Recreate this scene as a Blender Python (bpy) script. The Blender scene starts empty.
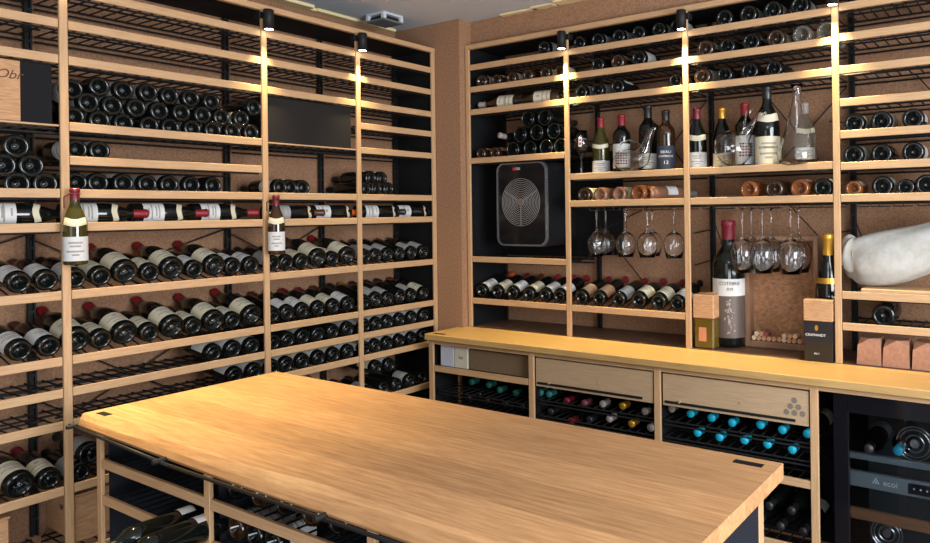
import bpy, bmesh, math, random
from mathutils import Vector, Matrix
R = random.Random(7)
PI = math.pi
COL = bpy.context.scene.collection
scn = bpy.context.scene

# ------------------------------------------------------------------ camera
F, CX, CY = 718.21, 581.0, 212.59
yaw, pitch, roll = -0.5750, 0.0012, -0.0129
CAM = Vector((2.9162, -2.9736, 1.5358))
_f = Vector((math.sin(yaw), math.cos(yaw), 0)); _u = Vector((0, 0, 1)); _r = _f.cross(_u)
_f2 = _f*math.cos(pitch) - _u*math.sin(pitch); _u2 = _u*math.cos(pitch) + _f*math.sin(pitch)
_r3 = _r*math.cos(roll) + _u2*math.sin(roll); _u3 = _u2*math.cos(roll) - _r*math.sin(roll)
cam = bpy.data.objects.new('camera', bpy.data.cameras.new('camera')); COL.objects.link(cam)
M = Matrix((_r3, _u3, -_f2)).transposed().to_4x4(); M.translation = CAM
cam.matrix_world = M
cam.data.sensor_fit = 'HORIZONTAL'; cam.data.sensor_width = 36
cam.data.lens = F*36/930
cam.data.shift_x = (465-CX)/930; cam.data.shift_y = (CY-271.5)/930
cam.data.clip_start = .05
scn.camera = cam

def ray(x, y): return _f2 + _r3*((x-CX)/F) - _u3*((y-CY)/F)
def onX(x, y, X): d = ray(x, y); return CAM + d*((X-CAM.x)/d.x)
def onY(x, y, Y): d = ray(x, y); return CAM + d*((Y-CAM.y)/d.y)
def onZ(x, y, Z): d = ray(x, y); return CAM + d*((Z-CAM.z)/d.z)

# ------------------------------------------------------------------ light
w = bpy.data.worlds.new('room_light'); scn.world = w; w.use_nodes = True
w.node_tree.nodes['Background'].inputs[0].default_value = (.80, .88, 1, 1)
w.node_tree.nodes['Background'].inputs[1].default_value = .30
scn.view_settings.view_transform = 'Standard'; scn.view_settings.look = 'None'
scn.view_settings.exposure = 0.0; scn.view_settings.gamma = 1
def area(name, loc, target, sx, sy, e, c):
    l = bpy.data.lights.new(name, 'AREA'); l.shape = 'RECTANGLE'; l.size = sx; l.size_y = sy; l.energy = e; l.color = c
    o = bpy.data.objects.new(name, l); COL.objects.link(o); o.location = loc
    o.rotation_euler = (Vector(target)-Vector(loc)).to_track_quat('-Z', 'Y').to_euler(); return o
area('window_daylight', (4.9, -1.9, 1.75), (0, -1.0, 1.0), 1.8, 1.6, 172, (.93, .96, 1))
area('back_fill', (2.2, -5.2, 1.7), (.6, -.4, 1.1), 1.6, 1.8, 17, (1, .95, .88))  # weak fill added behind the camera, aimed at the rack fronts
area('overhead_fill', (3.0, -3.0, 2.58), (3.0, -3.0, 0), .9, .9, 20, (1, .95, .88))  # added overhead fill for ambient light, no fixture modelled
area('ceiling_fill', (3.6, -3.9, .5), (1.2, -1.2, 2.6), 1.6, 1.2, 55, (.88, .94, 1))  # unseen uplight added near the floor to brighten the ceiling

# ------------------------------------------------------------------ materials
def nt(m):
    m.use_nodes = True
    n = m.node_tree.nodes; return n, m.node_tree.links, n['Principled BSDF']
def mat(name, col, rough=.5, metal=0, spec=.5, trans=0, emit=None, coat=0, ior=None, alpha=None):
    m = bpy.data.materials.new(name); n, l, b = nt(m)
    b.inputs['Base Color'].default_value = (*col, 1); b.inputs['Roughness'].default_value = rough
    b.inputs['Metallic'].default_value = metal; b.inputs['Specular IOR Level'].default_value = spec
    b.inputs['Transmission Weight'].default_value = trans; b.inputs['Coat Weight'].default_value = coat
    if ior: b.inputs['IOR'].default_value = ior
    if emit: b.inputs['Emission Color'].default_value = (*emit[0], 1); b.inputs['Emission Strength'].default_value = emit[1]
    return m
def srgb(r, g, b): return tuple(((c/255)/12.92 if c/255 <= .04045 else ((c/255+.055)/1.055)**2.4) for c in (r, g, b))
def noisy(name, c1, c2, scale=(1, 1, 1), nscale=8, detail=6, rough=.5, bump=0, spec=.4, lo=.3, hi=.7, extra=None):
    m = bpy.data.materials.new(name); n, l, b = nt(m)
    tc = n.new('ShaderNodeTexCoord'); mp = n.new('ShaderNodeMapping'); mp.inputs['Scale'].default_value = scale
    no = n.new('ShaderNodeTexNoise'); no.inputs['Scale'].default_value = nscale; no.inputs['Detail'].default_value = detail
    no.inputs['Roughness'].default_value = .65
    cr = n.new('ShaderNodeValToRGB'); cr.color_ramp.elements[0].position = lo; cr.color_ramp.elements[1].position = hi
    cr.color_ramp.elements[0].color = (*c1, 1); cr.color_ramp.elements[1].color = (*c2, 1)
    l.new(tc.outputs['Object'], mp.inputs[0]); l.new(mp.outputs[0], no.inputs[0]); l.new(no.outputs[0], cr.inputs[0])
    out = cr.outputs[0]
    if extra: out = extra(n, l, tc, out)
    l.new(out, b.inputs['Base Color']); b.inputs['Roughness'].default_value = rough; b.inputs['Specular IOR Level'].default_value = spec
    if bump:
        bp = n.new('ShaderNodeBump'); bp.inputs['Strength'].default_value = bump; bp.inputs['Distance'].default_value = .002
        l.new(no.outputs[0], bp.inputs['Height']); l.new(bp.outputs[0], b.inputs['Normal'])
    return m
WC1, WC2 = srgb(178, 141, 102), srgb(203, 166, 126)
WX = noisy('beech_grain_x', WC1, WC2, (3, 60, 60), 3, rough=.45)
WY = noisy('beech_grain_y', WC1, WC2, (60, 3, 60), 3, rough=.45)
WZ = noisy('beech_grain_z', WC1, WC2, (60, 60, 3), 3, rough=.45)
GX = noisy('drawer_oak', srgb(168, 140, 108), srgb(190, 162, 130), (3, 60, 60), 3, rough=.45)
CRATE = noisy('pine_crate', srgb(165, 122, 84), srgb(205, 160, 118), (8, 8, 60), 3, rough=.7, bump=.3)
def planks(width, axis):
    def ex(n, l, tc, col):
        sp = n.new('ShaderNodeSeparateXYZ'); l.new(tc.outputs['Object'], sp.inputs[0])
        mu = n.new('ShaderNodeMath'); mu.operation = 'DIVIDE'; mu.inputs[1].default_value = width; l.new(sp.outputs[axis], mu.inputs[0])
        fl = n.new('ShaderNodeMath'); fl.operation = 'FLOOR'; l.new(mu.outputs[0], fl.inputs[0])
        wn = n.new('ShaderNodeTexWhiteNoise'); wn.noise_dimensions = '1D'; l.new(fl.outputs[0], wn.inputs['W'])
        mr = n.new('ShaderNodeMapRange'); mr.inputs['To Min'].default_value = .80; mr.inputs['To Max'].default_value = 1.12; l.new(wn.outputs[0], mr.inputs[0])
        mx = n.new('ShaderNodeMix'); mx.data_type = 'RGBA'; mx.blend_type = 'MULTIPLY'; mx.inputs[0].default_value = 1
        l.new(col, mx.inputs[6]); l.new(mr.outputs[0], mx.inputs[7]); return mx.outputs[2]
    return ex
TABLE = noisy('oak_tabletop', srgb(168, 122, 80), srgb(204, 158, 112), (2.2, 30, 30), 3, detail=8, rough=.5, spec=.25, bump=.05, extra=planks(.147, 1), lo=.32, hi=.68)
TOPC = noisy('oak_worktop', srgb(186, 146, 88), srgb(208, 170, 112), (2.2, 30, 30), 3, detail=8, rough=.38, extra=planks(.12, 1))
CORK = noisy('cork_wall', srgb(134, 100, 76), srgb(170, 132, 104), (1, 1, 1), 110, 3, rough=.9, bump=.3, spec=.1)
CEIL = mat('grey_white_ceiling', srgb(196, 204, 212), .9)
CREAM = mat('warm_glow_cream', srgb(240, 220, 170), .9)  # warm light on the ceiling, put into a cream colour
FLOOR = noisy('dark_floor', srgb(60, 45, 36), srgb(84, 62, 48), (3, 40, 40), 3, rough=.5)
BLK = mat('black_steel', (.010, .010, .011), .55, spec=.3)
PANEL = mat('black_panel', (.007, .0075, .009), .75, spec=.2)
NAVY = mat('dark_blue_panel', (.010, .013, .020), .65, spec=.3)
CHROME = mat('brushed_steel', (.5, .5, .52), .3, 1)
GL = mat('dark_bottle_glass', (.004, .0055, .005), .08, spec=.55)
GL2 = mat('brown_bottle_glass', (.030, .014, .006), .06, spec=.8)
GLG = mat('olive_bottle_glass', (.060, .055, .008), .05, spec=.8, trans=.35)
GLR = mat('amber_spirit_glass', (.42, .14, .04), .04, spec=.8, trans=.6)
GLP = mat('rose_wine_glass', (.40, .20, .12), .05, spec=.7, trans=.45)
GLC = mat('clear_bottle_glass', (.75, .72, .60), .03, trans=.9)
CLEAR = mat('clear_glass', (1, 1, 1), .0, trans=1, ior=1.47)
FO = {'black': mat('black_foil', (.015, .014, .016), .35), 'red': mat('red_foil', srgb(128, 20, 30), .5),
      'wine': mat('burgundy_foil', srgb(110, 22, 38), .4), 'brown': mat('brown_foil', srgb(80, 44, 30), .4),
      'gold': mat('gold_foil', srgb(214, 160, 60), .3, .6), 'teal': mat('turquoise_foil', srgb(20, 160, 190), .35),
      'green': mat('dull_green_foil', srgb(44, 120, 112), .4), 'white': mat('pale_foil', srgb(150, 140, 135), .45),
      'orange': mat('orange_foil', srgb(205, 90, 40), .4), 'pink': mat('pink_foil', srgb(120, 60, 66), .4)}
LB = {'white': mat('white_label', srgb(206, 206, 204), .7), 'cream': mat('cream_label', srgb(206, 198, 172), .7),
      'grey': mat('grey_label', srgb(160, 160, 158), .7), 'navy': mat('navy_label', srgb(40, 48, 66), .6),
      'tan': mat('tan_label', srgb(170, 130, 95), .7), 'wrap': mat('grey_printed_wrap', srgb(96, 84, 78), .5, .2)}
INK = mat('label_ink', srgb(150, 146, 138), .7)
INKR = mat('red_ink', srgb(180, 40, 50), .6)
INKD = mat('dark_ink', srgb(40, 34, 32), .6)
WHT = mat('white_print', srgb(225, 225, 220), .6)

# ------------------------------------------------------------------ helpers
def tag(o, label=None, cat=None, group=None, kind=None):
    if label: o['label'] = label
    if cat: o['category'] = cat
    if group: o['group'] = group
    if kind: o['kind'] = kind
    return o
def empty(name, loc=(0, 0, 0)):
    o = bpy.data.objects.new(name, None); COL.objects.link(o); o.location = loc; o.empty_display_size = .05; return o
def mesh_from(bm, name, mats, smooth=False):
    me = bpy.data.meshes.new(name)
    bmesh.ops.recalc_face_normals(bm, faces=bm.faces)
    bm.to_mesh(me); bm.free()
    for m in (mats if isinstance(mats, (list, tuple)) else [mats]): me.materials.append(m)
    if smooth:
        for p in me.polygons: p.use_smooth = True
    return me
def link(name, me, parent=None):
    o = bpy.data.objects.new(name, me); COL.objects.link(o)
    if parent: o.parent = parent; o.location = -parent.location if parent.get('_abs') else (0, 0, 0)
    return o
def obj(name, bm, mats, parent=None, smooth=False): return link(name, mesh_from(bm, name, mats, smooth), parent)
def box(bm, a, b, bev=0, mi=0):
    x0, x1 = sorted((a[0], b[0])); y0, y1 = sorted((a[1], b[1])); z0, z1 = sorted((a[2], b[2]))
    vs = [bm.verts.new((x, y, z)) for x in (x0, x1) for y in (y0, y1) for z in (z0, z1)]
    fs = [bm.faces.new([vs[i] for i in q]) for q in ((0, 1, 3, 2), (4, 6, 7, 5), (0, 4, 5, 1), (2, 3, 7, 6), (0, 2, 6, 4), (1, 5, 7, 3))]
    for f in fs: f.material_index = mi
    if bev:
        es = list({e for f in fs for e in f.edges})
        r = bmesh.ops.bevel(bm, geom=es, offset=bev, segments=1, affect='EDGES', profile=.5)
        for f in r['faces']: f.material_index = mi
    return bm
def rod(bm, a, b, r, n=6, mi=0, caps=True):
    a = Vector(a); b = Vector(b); d = (b-a).normalized()
    s = d.orthogonal().normalized(); t = d.cross(s)
    ra = [bm.verts.new(a+(s*math.cos(2*PI*i/n)+t*math.sin(2*PI*i/n))*r) for i in range(n)]
    rb = [bm.verts.new(b+(s*math.cos(2*PI*i/n)+t*math.sin(2*PI*i/n))*r) for i in range(n)]
    for i in range(n):
        f = bm.faces.new((ra[i], ra[(i+1) % n], rb[(i+1) % n], rb[i])); f.material_index = mi
    if caps:
        bm.faces.new(ra[::-1]).material_index = mi; bm.faces.new(rb).material_index = mi
def path(bm, pts, r, n=8, mi=0):
    for a, b in zip(pts, pts[1:]): rod(bm, a, b, r, n, mi)
def lathe(bm, prof, n=28, off=(0, 0, 0), mi=0, mat_of=None, closed=False):
    o = Vector(off); rings = []
    for r, z in prof:
        if r < 1e-6: rings.append([bm.verts.new(o+Vector((0, 0, z)))])
        else: rings.append([bm.verts.new(o+Vector((r*math.cos(2*PI*i/n), r*math.sin(2*PI*i/n), z))) for i in range(n)])
    seq = list(zip(rings, rings[1:]))
    if closed: seq.append((rings[-1], rings[0]))
    for k, (A, B) in enumerate(seq):
        m = mat_of(k) if mat_of else mi
        for i in range(n):
            j = (i+1) % n
            if len(A) == 1 and len(B) == 1: continue
            if len(A) == 1: f = bm.faces.new((A[0], B[i], B[j]))
            elif len(B) == 1: f = bm.faces.new((A[i], A[j], B[0]))
            else: f = bm.faces.new((A[i], A[j], B[j], B[i]))
            f.material_index = m
    return bm
def text_mesh(s, size, ext=.0004, m=None, shear=0):
    c = bpy.data.curves.new('t', 'FONT'); c.body = s; c.size = size; c.extrude = ext; c.align_x = 'CENTER'; c.align_y = 'CENTER'; c.shear = shear
    o = bpy.data.objects.new('t', c); COL.objects.link(o)
    bpy.context.view_layer.update()
    me = bpy.data.meshes.new_from_object(o.evaluated_get(bpy.context.evaluated_depsgraph_get()))
    bpy.data.objects.remove(o); me.materials.clear(); me.materials.append(m or INKD); return me
def wrap_text(s, size, r, z, m=None, ang=0):
    me = text_mesh(s, size, 0, m)
    for v in me.vertices:
        a = ang + v.co.x/r; h = v.co.y
        v.co = Vector(((r)*math.cos(a), (r)*math.sin(a), z+h))
    return me

# ------------------------------------------------------------------ bottle kinds (local: base at z=0, neck up +Z, label centred on +X)
SH = {
 'bordeaux': (.0372, .298, [(1, .185), (.985, .198), (.88, .212), (.62, .226), (.44, .236), (.40, .25), (.39, .288)]),
 'burgundy': (.0405, .292, [(1, .145), (.97, .160), (.84, .182), (.62, .208), (.44, .228), (.38, .245), (.365, .282)]),
 'magnum': (.0455, .315, [(1, .150), (.97, .170), (.84, .195), (.60, .225), (.40, .245), (.36, .26), (.345, .300)]),
 'wide': (.0455, .310, [(1, .150), (.97, .168), (.84, .192), (.62, .220), (.44, .242), (.38, .26), (.355, .298)]),
 'sparkling': (.0430, .300, [(1, .170), (.97, .184), (.84, .204), (.62, .228), (.42, .25), (.36, .265), (.345, .29)]),
 'half': (.0330, .250, [(1, .150), (.97, .162), (.84, .176), (.58, .192), (.45, .203), (.42, .214), (.41, .240)]),
}
MC = {}
def bottle_mesh(kind, glass):
    k = ('b', kind, glass.name)
    if k in MC: return MC[k]
    r, h, sh = SH[kind]
    prof = [(0, .034), (r*.22, .031), (r*.45, .020), (r*.62, .004), (r*.72, 0), (r*.90, .0015), (r, .010)]
    if kind == 'sparkling': prof = [(0, .058), (r*.3, .055), (r*.62, .035), (r*.80, .006), (r*.88, 0), (r*.95, .001), (r, .006)]
    prof += [(r*a, z) for a, z in sh] + [(r*sh[-1][0]+.0016, h-.012), (r*sh[-1][0]+.0016, h-.004), (r*sh[-1][0]-.002, h), (0, h)]
    bm = bmesh.new(); lathe(bm, prof, 28)
    MC[k] = mesh_from(bm, 'glass', glass, True); return MC[k]
def capsule_mesh(kind, foil, length=.055):
    k = ('c', kind, foil, length)
    if k in MC: return MC[k]
    r, h, sh = SH[kind]; rn = r*sh[-1][0]+.0012
    bm = bmesh.new(); lathe(bm, [(rn, h-length), (rn, h-.014), (rn+.0016, h-.012), (rn+.0016, h-.004), (rn-.001, h+.001), (0, h+.0015)], 20)
    MC[k] = mesh_from(bm, 'capsule', FO[foil], True); return MC[k]
def label_mesh(kind, colr, z0, z1, arc=200, ink=True, pat=0):
    k = ('l', kind, colr, z0, z1, arc, ink, pat)
    if k in MC: return MC[k]
    r = SH[kind][0]+.0006; bm = bmesh.new(); nu, nv = 20, 14; g = []
    for j in range(nv+1):
        g.append([bm.verts.new((r*math.cos(a), r*math.sin(a), z0+(z1-z0)*j/nv)) for a in [math.radians(-arc/2+arc*i/nu) for i in range(nu+1)]])
    P = [{10: (6, 14), 8: (7, 13), 5: (5, 15), 3: (8, 12)}, {11: (8, 12), 7: (5, 15), 6: (7, 13), 3: (6, 14)}, {10: (9, 11), 9: (9, 11), 6: (5, 15), 2: (7, 13)}][pat % 3]
    for j in range(nv):
        for i in range(nu):
            f = bm.faces.new((g[j][i], g[j][i+1], g[j+1][i+1], g[j+1][i]))
            if ink and j in P and P[j][0] <= i < P[j][1]: f.material_index = 1
    MC[k] = mesh_from(bm, 'label', [LB[colr], INK], True); return MC[k]
def place(root, base, axis, up=(0, 0, 1), spin=0):
    z = Vector(axis).normalized(); u = Vector(up); x = (u-z*u.dot(z)).normalized(); y = z.cross(x)
    m = Matrix((x, y, z)).transposed().to_4x4() @ Matrix.Rotation(spin, 4, 'Z'); m.translation = Vector(base)
    root.matrix_world = m; root.matrix_basis = m
ORD = ['first', 'second', 'third', 'fourth', 'fifth', 'sixth', 'seventh', 'eighth', 'ninth', 'tenth', 'eleventh', 'twelfth', 'thirteenth']
def bottle(base, axis, label, kind='bordeaux', glass=None, foil='black', lab='white', lz=(.030, .112), up=(0, 0, 1), spin=0, group=None, name='wine_bottle', cat='bottle', arc=200, ink=True, foil_len=.055, pat=None):
    t = empty(name); tag(t, label, cat, group)
    link('glass', bottle_mesh(kind, glass or GL), t)
    if foil: link('capsule', capsule_mesh(kind, foil, foil_len), t)
    if lab: link('label', label_mesh(kind, lab, lz[0], lz[1], arc, ink, R.randrange(3) if pat is None else pat), t)
    place(t, base, axis, up, spin); return t

# ------------------------------------------------------------------ levels
LZ = {'T': 2.4767, '1': 2.3638, '2': 2.2402, '3': 2.1141, '4': 2.0021, '5': 1.8788, 'D': 1.7581, '6': 1.6398, '7': 1.5202, '8': 1.279, '9': 1.0468, '10': .9339, '11': .8202, '12': .59, '13': .352}
TH = .031
LY = [-2.55, -1.8305, -1.0514, -.5313, 0.0]
RX = [.2014, .8679, 1.5294, 2.197, 2.87]
RY = .062
ZC = .9011
DEP = .292
WL = -.325; WR = RY+.322

# ------------------------------------------------------------------ setting
def struct(name, bm, m): return tag(obj(name, bm, m), kind='structure')
struct('floor', box(bmesh.new(), (-.4, -6, -.05), (5, .5, 0)), FLOOR)
struct('ceiling', box(bmesh.new(), (-.4, -3.6, 2.62), (5, .5, 2.70)), CEIL)
struct('wall_left', box(bmesh.new(), (WL-.08, -6, 0), (WL, .5, 2.62)), CORK)
struct('wall_corner', box(bmesh.new(), (WL, .018, 0), (.183, .10, 2.62)), CORK)
b = box(bmesh.new(), (.183, WR, 0), (5, WR+.08, 2.62)); box(b, (.100, .10, 0), (.183, WR+.08, 2.62)); struct('wall_right', b, CORK)
struct('wall_bulkhead', box(bmesh.new(), (.183, .115, 2.482), (5, WR, 2.62)), CORK)
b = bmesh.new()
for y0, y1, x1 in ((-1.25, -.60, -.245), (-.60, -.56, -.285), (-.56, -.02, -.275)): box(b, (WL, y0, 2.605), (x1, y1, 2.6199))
struct('ceiling_glow_1', b, CREAM)  # glow above the left rack, shaped as stepped cream strips
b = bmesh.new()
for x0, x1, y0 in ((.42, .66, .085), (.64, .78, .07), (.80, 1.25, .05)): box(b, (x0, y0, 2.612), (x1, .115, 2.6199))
struct('ceiling_glow_2', b, CREAM)  # glow patches above the right rack, added as thin cream slabs

# ceiling vent
t = empty('ceiling_vent'); tag(t, 'square white slotted air vent on the grey ceiling near the corner', 'vent')
vc = Vector((-.10, -.262)); hs = .070
b = bmesh.new(); box(b, (vc.x-hs, vc.y-hs, 2.608), (vc.x+hs, vc.y+hs, 2.6198), .003); obj('frame', b, CEIL, t)
b = bmesh.new(); box(b, (vc.x-hs*.8, vc.y-hs*.8, 2.584), (vc.x+hs*.8, vc.y+hs*.8, 2.600)); obj('slot_band', b, BLK, t)
b = bmesh.new(); box(b, (vc.x-hs, vc.y-hs, 2.574), (vc.x+hs, vc.y+hs, 2.584), .003); obj('cover_plate', b, mat('vent_grey', srgb(110, 112, 114), .6), t)
for sx, sy in ((-1, -1), (-1, 1), (1, -1), (1, 1)):
    b = bmesh.new(); box(b, (vc.x+sx*hs*.85-.010, vc.y+sy*hs*.85-.010, 2.584), (vc.x+sx*hs*.85+.010, vc.y+sy*hs*.85+.010, 2.608)); obj('spacer', b, CEIL, t)

# ------------------------------------------------------------------ racks
def frameL(u, d, z): return (-d, u, z)        # left rack: along u (y), depth d
def frameR(u, d, z): return (u, RY+d, z)      # right rack
def wire_shelf(fr, u0, u1, z, parent, depth=DEP, rise=0):
    b = bmesh.new(); n = max(2, int(round((u1-u0)/.047)))
    for i in range(n+1):
        u = u0+.012+(u1-u0-.024)*i/n
        rod(b, fr(u, .024, z), fr(u, depth, z+rise), .0032, 5)
    for d, dz in ((.03, -.005), (.03, -.021), (.15, -.005+rise*.48), (depth-.01, -.005+rise), (depth-.01, -.024+rise)):
        rod(b, fr(u0, d, z+dz), fr(u1, d, z+dz), .0042, 5)
    return obj('wire_shelf', b, BLK, parent)
def rail(fr, u0, u1, z, m, parent, th=TH, d0=.0, name='rail'):
    b = bmesh.new(); box(b, fr(u0, d0, z-th), fr(u1, d0+.012, z), .0015); return obj(name, b, m, parent)
def post(fr, u, z0, z1, m, parent, wd=.027):
    b = bmesh.new(); box(b, fr(u-wd/2, -.002, z0), fr(u+wd/2, .011, z1), .002); return obj('post', b, m, parent)
def upright(fr, u, z0, z1, parent):
    b = bmesh.new(); d = .303
    for s in (-1, 1): box(b, fr(u+s*.009-.003, d-.010, z0), fr(u+s*.009+.003, d+.006, z1))
    box(b, fr(u-.007, d+.002, z0), fr(u+.007, d+.006, z1))
    z = z0+.06
    while z < z1-.02:
        box(b, fr(u-.007, d-.009, z), fr(u+.007, d+.003, z+.012)); z += .06
    return obj('upright', b, BLK, parent)
def brace(fr, pts, parent):
    b = bmesh.new()
    for (u, z), (u2, z2) in pts: rod(b, fr(u, .300, z), fr(u2, .300, z2), .003, 6)
    return obj('brace', b, BLK, parent)

lr = empty('wine_rack'); tag(lr, 'tall open wine rack of pale wood rails filling the left wall', 'wine rack')
for u in LY: post(frameL, u, .33, 2.4505, WZ, lr)
b = bmesh.new(); box(b, frameL(-2.57, -.002, LZ['T']-.026), frameL(.015, .022, LZ['T']), .0015); obj('top_rail', b, WY, lr)
b = bmesh.new(); box(b, frameL(-2.57, .022, LZ['T']-.012), frameL(.015, DEP+.02, LZ['T']-.002)); obj('top_panel', b, PANEL, lr)
b = bmesh.new(); box(b, frameL(.000, .022, .33), frameL(.013, DEP+.02, 2.464)); obj('side_panel', b, PANEL, lr)
bays = {0: ['1', '2', '3', '6', '7', '8', '9', '10', '11', '12', '13'], 1: ['1', '2', '3', '5', 'D', '6', '7', '8', '9', '10', '11', '12', '13'],
        2: ['1', '2', '3', '6', '7', '8', '9', '10', '11', '12', '13'], 3: ['1', '2', '3', '4', '5', '6', '7', '8', '9', '10', '11', '12', '13']}
for k, lv in bays.items():
    u0, u1 = LY[k]+.0155, LY[k+1]-.0155
    for L in lv:
        rail(frameL, u0, u1, LZ[L], WY, lr)
        wire_shelf(frameL, u0, u1, LZ[L]-(.013 if L not in ('8', '9') else .004), lr, rise=.07 if L in ('8', '9') else 0)
    if k in (0, 2):
        wire_shelf(frameL, u0, u1, 1.858, lr)
for u in LY: upright(frameL, u if u else -.012, .34, 2.46, lr)
for k in range(3):
    c = LY[k]; brace(frameL, [((c, 1.46), (c+.42, 1.24)), ((c+.06, 1.25), (LY[k+1], 1.48)), ((c, .70), (LY[k+1], 1.10)), ((c, 1.10), (LY[k+1], .62)), ((c, .86), (c+.35, .60))], lr)

rr = empty('wine_rack'); tag(rr, 'open wine rack of pale wood standing on the yellow lit worktop', 'wine rack')
for i, u in enumerate(RX): post(frameR, u, ZC, 2.4505, WZ, rr)
b = bmesh.new(); box(b, frameR(.186, -.002, LZ['T']-.026), frameR(2.9, .022, LZ['T']), .0015); obj('top_rail', b, WX, rr)
b = bmesh.new(); box(b, frameR(.186, .022, LZ['T']-.012), frameR(2.9, DEP+.02, LZ['T']-.002)); obj('top_panel', b, PANEL, rr)
b = bmesh.new(); box(b, frameR(.187, .022, ZC), frameR(.2, DEP+.02, 2.464)); obj('side_panel', b, PANEL, rr)
RZ = {'1': 2.3638, '2': 2.2402, '3': 2.1141, 'a4': 1.8427, 'a5': 1.2945, 'a6': 1.0628, 'm4': 1.7300, 'm5': 1.5930,
      'q1': 2.372, 'q2': 2.2481, 'q3': 2.1157, 'q4': 1.9826, 'q5': 1.8523, 'q6': 1.723, 'q7': 1.5932, 'q8': 1.1978, 'q9': 1.0699}
rb = {0: ['1', '2', '3', 'a4', 'a5', 'a6'], 1: ['1', '2', '3', 'm4', 'm5', 'a6'], 2: ['1', '2', '3', 'm4', 'm5'], 3: ['q1', 'q2', 'q3', 'q4', 'q5', 'q6', 'q7', 'q8', 'q9']}
for k, lv in rb.items():
    u0, u1 = RX[k]+.0155, RX[k+1]-.0155
    for L in lv:
        rail(frameR, u0, u1, RZ[L], WX, rr); wire_shelf(frameR, u0, u1, RZ[L]-(.013 if L != 'a6' else .004), rr, rise=.07 if L == 'a6' else 0)
for u in RX: upright(frameR, u+(.012 if u < .3 else 0), ZC+.001, 2.46, rr)
for k in range(1, 4):
    c, e = RX[k], RX[k+1]
    brace(frameR, [((c, 1.46), (c+.33, 1.10)), ((c-.02, 1.42), (e-.2, 1.62))] if k == 1 else [((c, 1.50), (c+.16, 1.06)), ((c-.1, 1.42), (c, 1.44)), ((c-.1, 1.26), (c, 1.29)), ((c+.36, 1.58), (e, 1.24))], rr)
    brace(frameR, [((c+.26, 2.10), (c+.52, 1.76)), ((e-.02, 2.08), (e-.32, 1.76)), ((c-.1, 1.93), (c+.12, 1.89))], rr)
b = bmesh.new(); box(b, frameR(.87, .30, 1.30), frameR(1.02, .308, 1.86)); obj('back_panel', b, PANEL, rr)
b = bmesh.new(); box(b, frameR(.215, .312, 1.285), frameR(.855, .319, 1.83)); obj('back_panel', b, PANEL, rr)

# glass hanging racks under the m5 shelf
def glass_rack(x0, x1, z, label):
    b = bmesh.new(); x = x0
    while x < x1:
        for s in (0, .052):
            rod(b, (x+s, RY+.02, z-.020), (x+s, RY+.25, z-.020), .0022, 6)
            rod(b, (x+s, RY+.02, z-.020), (x+s, RY+.02, z-.004), .0022, 6)
        x += .088
    o = obj('glass_rack', b, BLK); tag(o, label, 'glass rack', 'wire glass hangers'); return o
glass_rack(.985, 1.50, RZ['m5']-TH, 'black wire glass hanger under the second bay of the right rack')
glass_rack(1.60, 2.17, RZ['m5']-TH, 'black wire glass hanger holding six glasses above the framed box')
glass_rack(2.27, 2.80, RZ['q7']-TH, 'empty black wire glass hanger above the canvas sack')

# ------------------------------------------------------------------ spot lamps
def lamp(loc, fr, e, label, aim=(0, 0), size=74):
    x, y, z = loc; t = empty('spot_lamp'); tag(t, label, 'spotlight', 'black spotlights clipped to the rack posts')
    b = bmesh.new(); lathe(b, [(0, .046), (.02, .046), (.0225, .042), (.0225, -.042), (.0195, -.042), (.0185, -.030), (0, -.030)], 24, (x, y, z)); obj('housing', b, BLK, t, True)
    b = bmesh.new(); lathe(b, [(0, -.0405), (.0190, -.0405)], 24, (x, y, z)); obj('lens', b, mat('lit_lens', (1, .85, .6), .3, emit=((1, .86, .62), 22)), t)
    b = bmesh.new()
    if fr == 'L': box(b, (.0, y-.012, z+.018), (x-.01, y+.012, z+.036)); box(b, (-.034, y-.024, z+.010), (.004, y+.024, z+.040), .002)
    else: box(b, (x-.012, y+.01, z+.018), (x+.012, RY, z+.036)); box(b, (x-.024, RY-.004, z+.010), (x+.024, RY+.034, z+.040), .002)
    obj('clip', b, BLK, t)
    l = bpy.data.lights.new('spot_bulb', 'SPOT'); l.energy = e; l.color = (1, .78, .38); l.spot_size = math.radians(size); l.spot_blend = 1; l.shadow_soft_size = .012
    o = bpy.data.objects.new('spot_bulb', l); COL.objects.link(o); o.parent = t; o.location = (x, y, z-.0425)
    o.rotation_euler = Vector((aim[0], aim[1], -1)).to_track_quat('-Z', 'Y').to_euler()
zl = 2.402
EL = 115
lamp((.036, LY[1], zl), 'L', EL*2.6, 'black spotlight above the post with the hanging white wine bottle', (.40, .12), 60)
lamp((.036, LY[2], zl), 'L', EL*.62, 'black spotlight on the left rack, left one of the two visible', (.20, -.1))
lamp((.036, LY[3], zl), 'L', EL*.55, 'black spotlight on the left rack, nearer the room corner', (.14, 0))
lamp((RX[1], RY-.036, zl), 'R', EL, 'black spotlight on the right rack, nearer the room corner', (0, -.12))
lamp((RX[2], RY-.036, zl), 'R', EL, 'black spotlight at the middle post of the right rack', (0, -.12))
lamp((RX[3], RY-.036, zl), 'R', EL, 'black spotlight at the top of the right rack, cut by the photo edge', (0, -.12))

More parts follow.
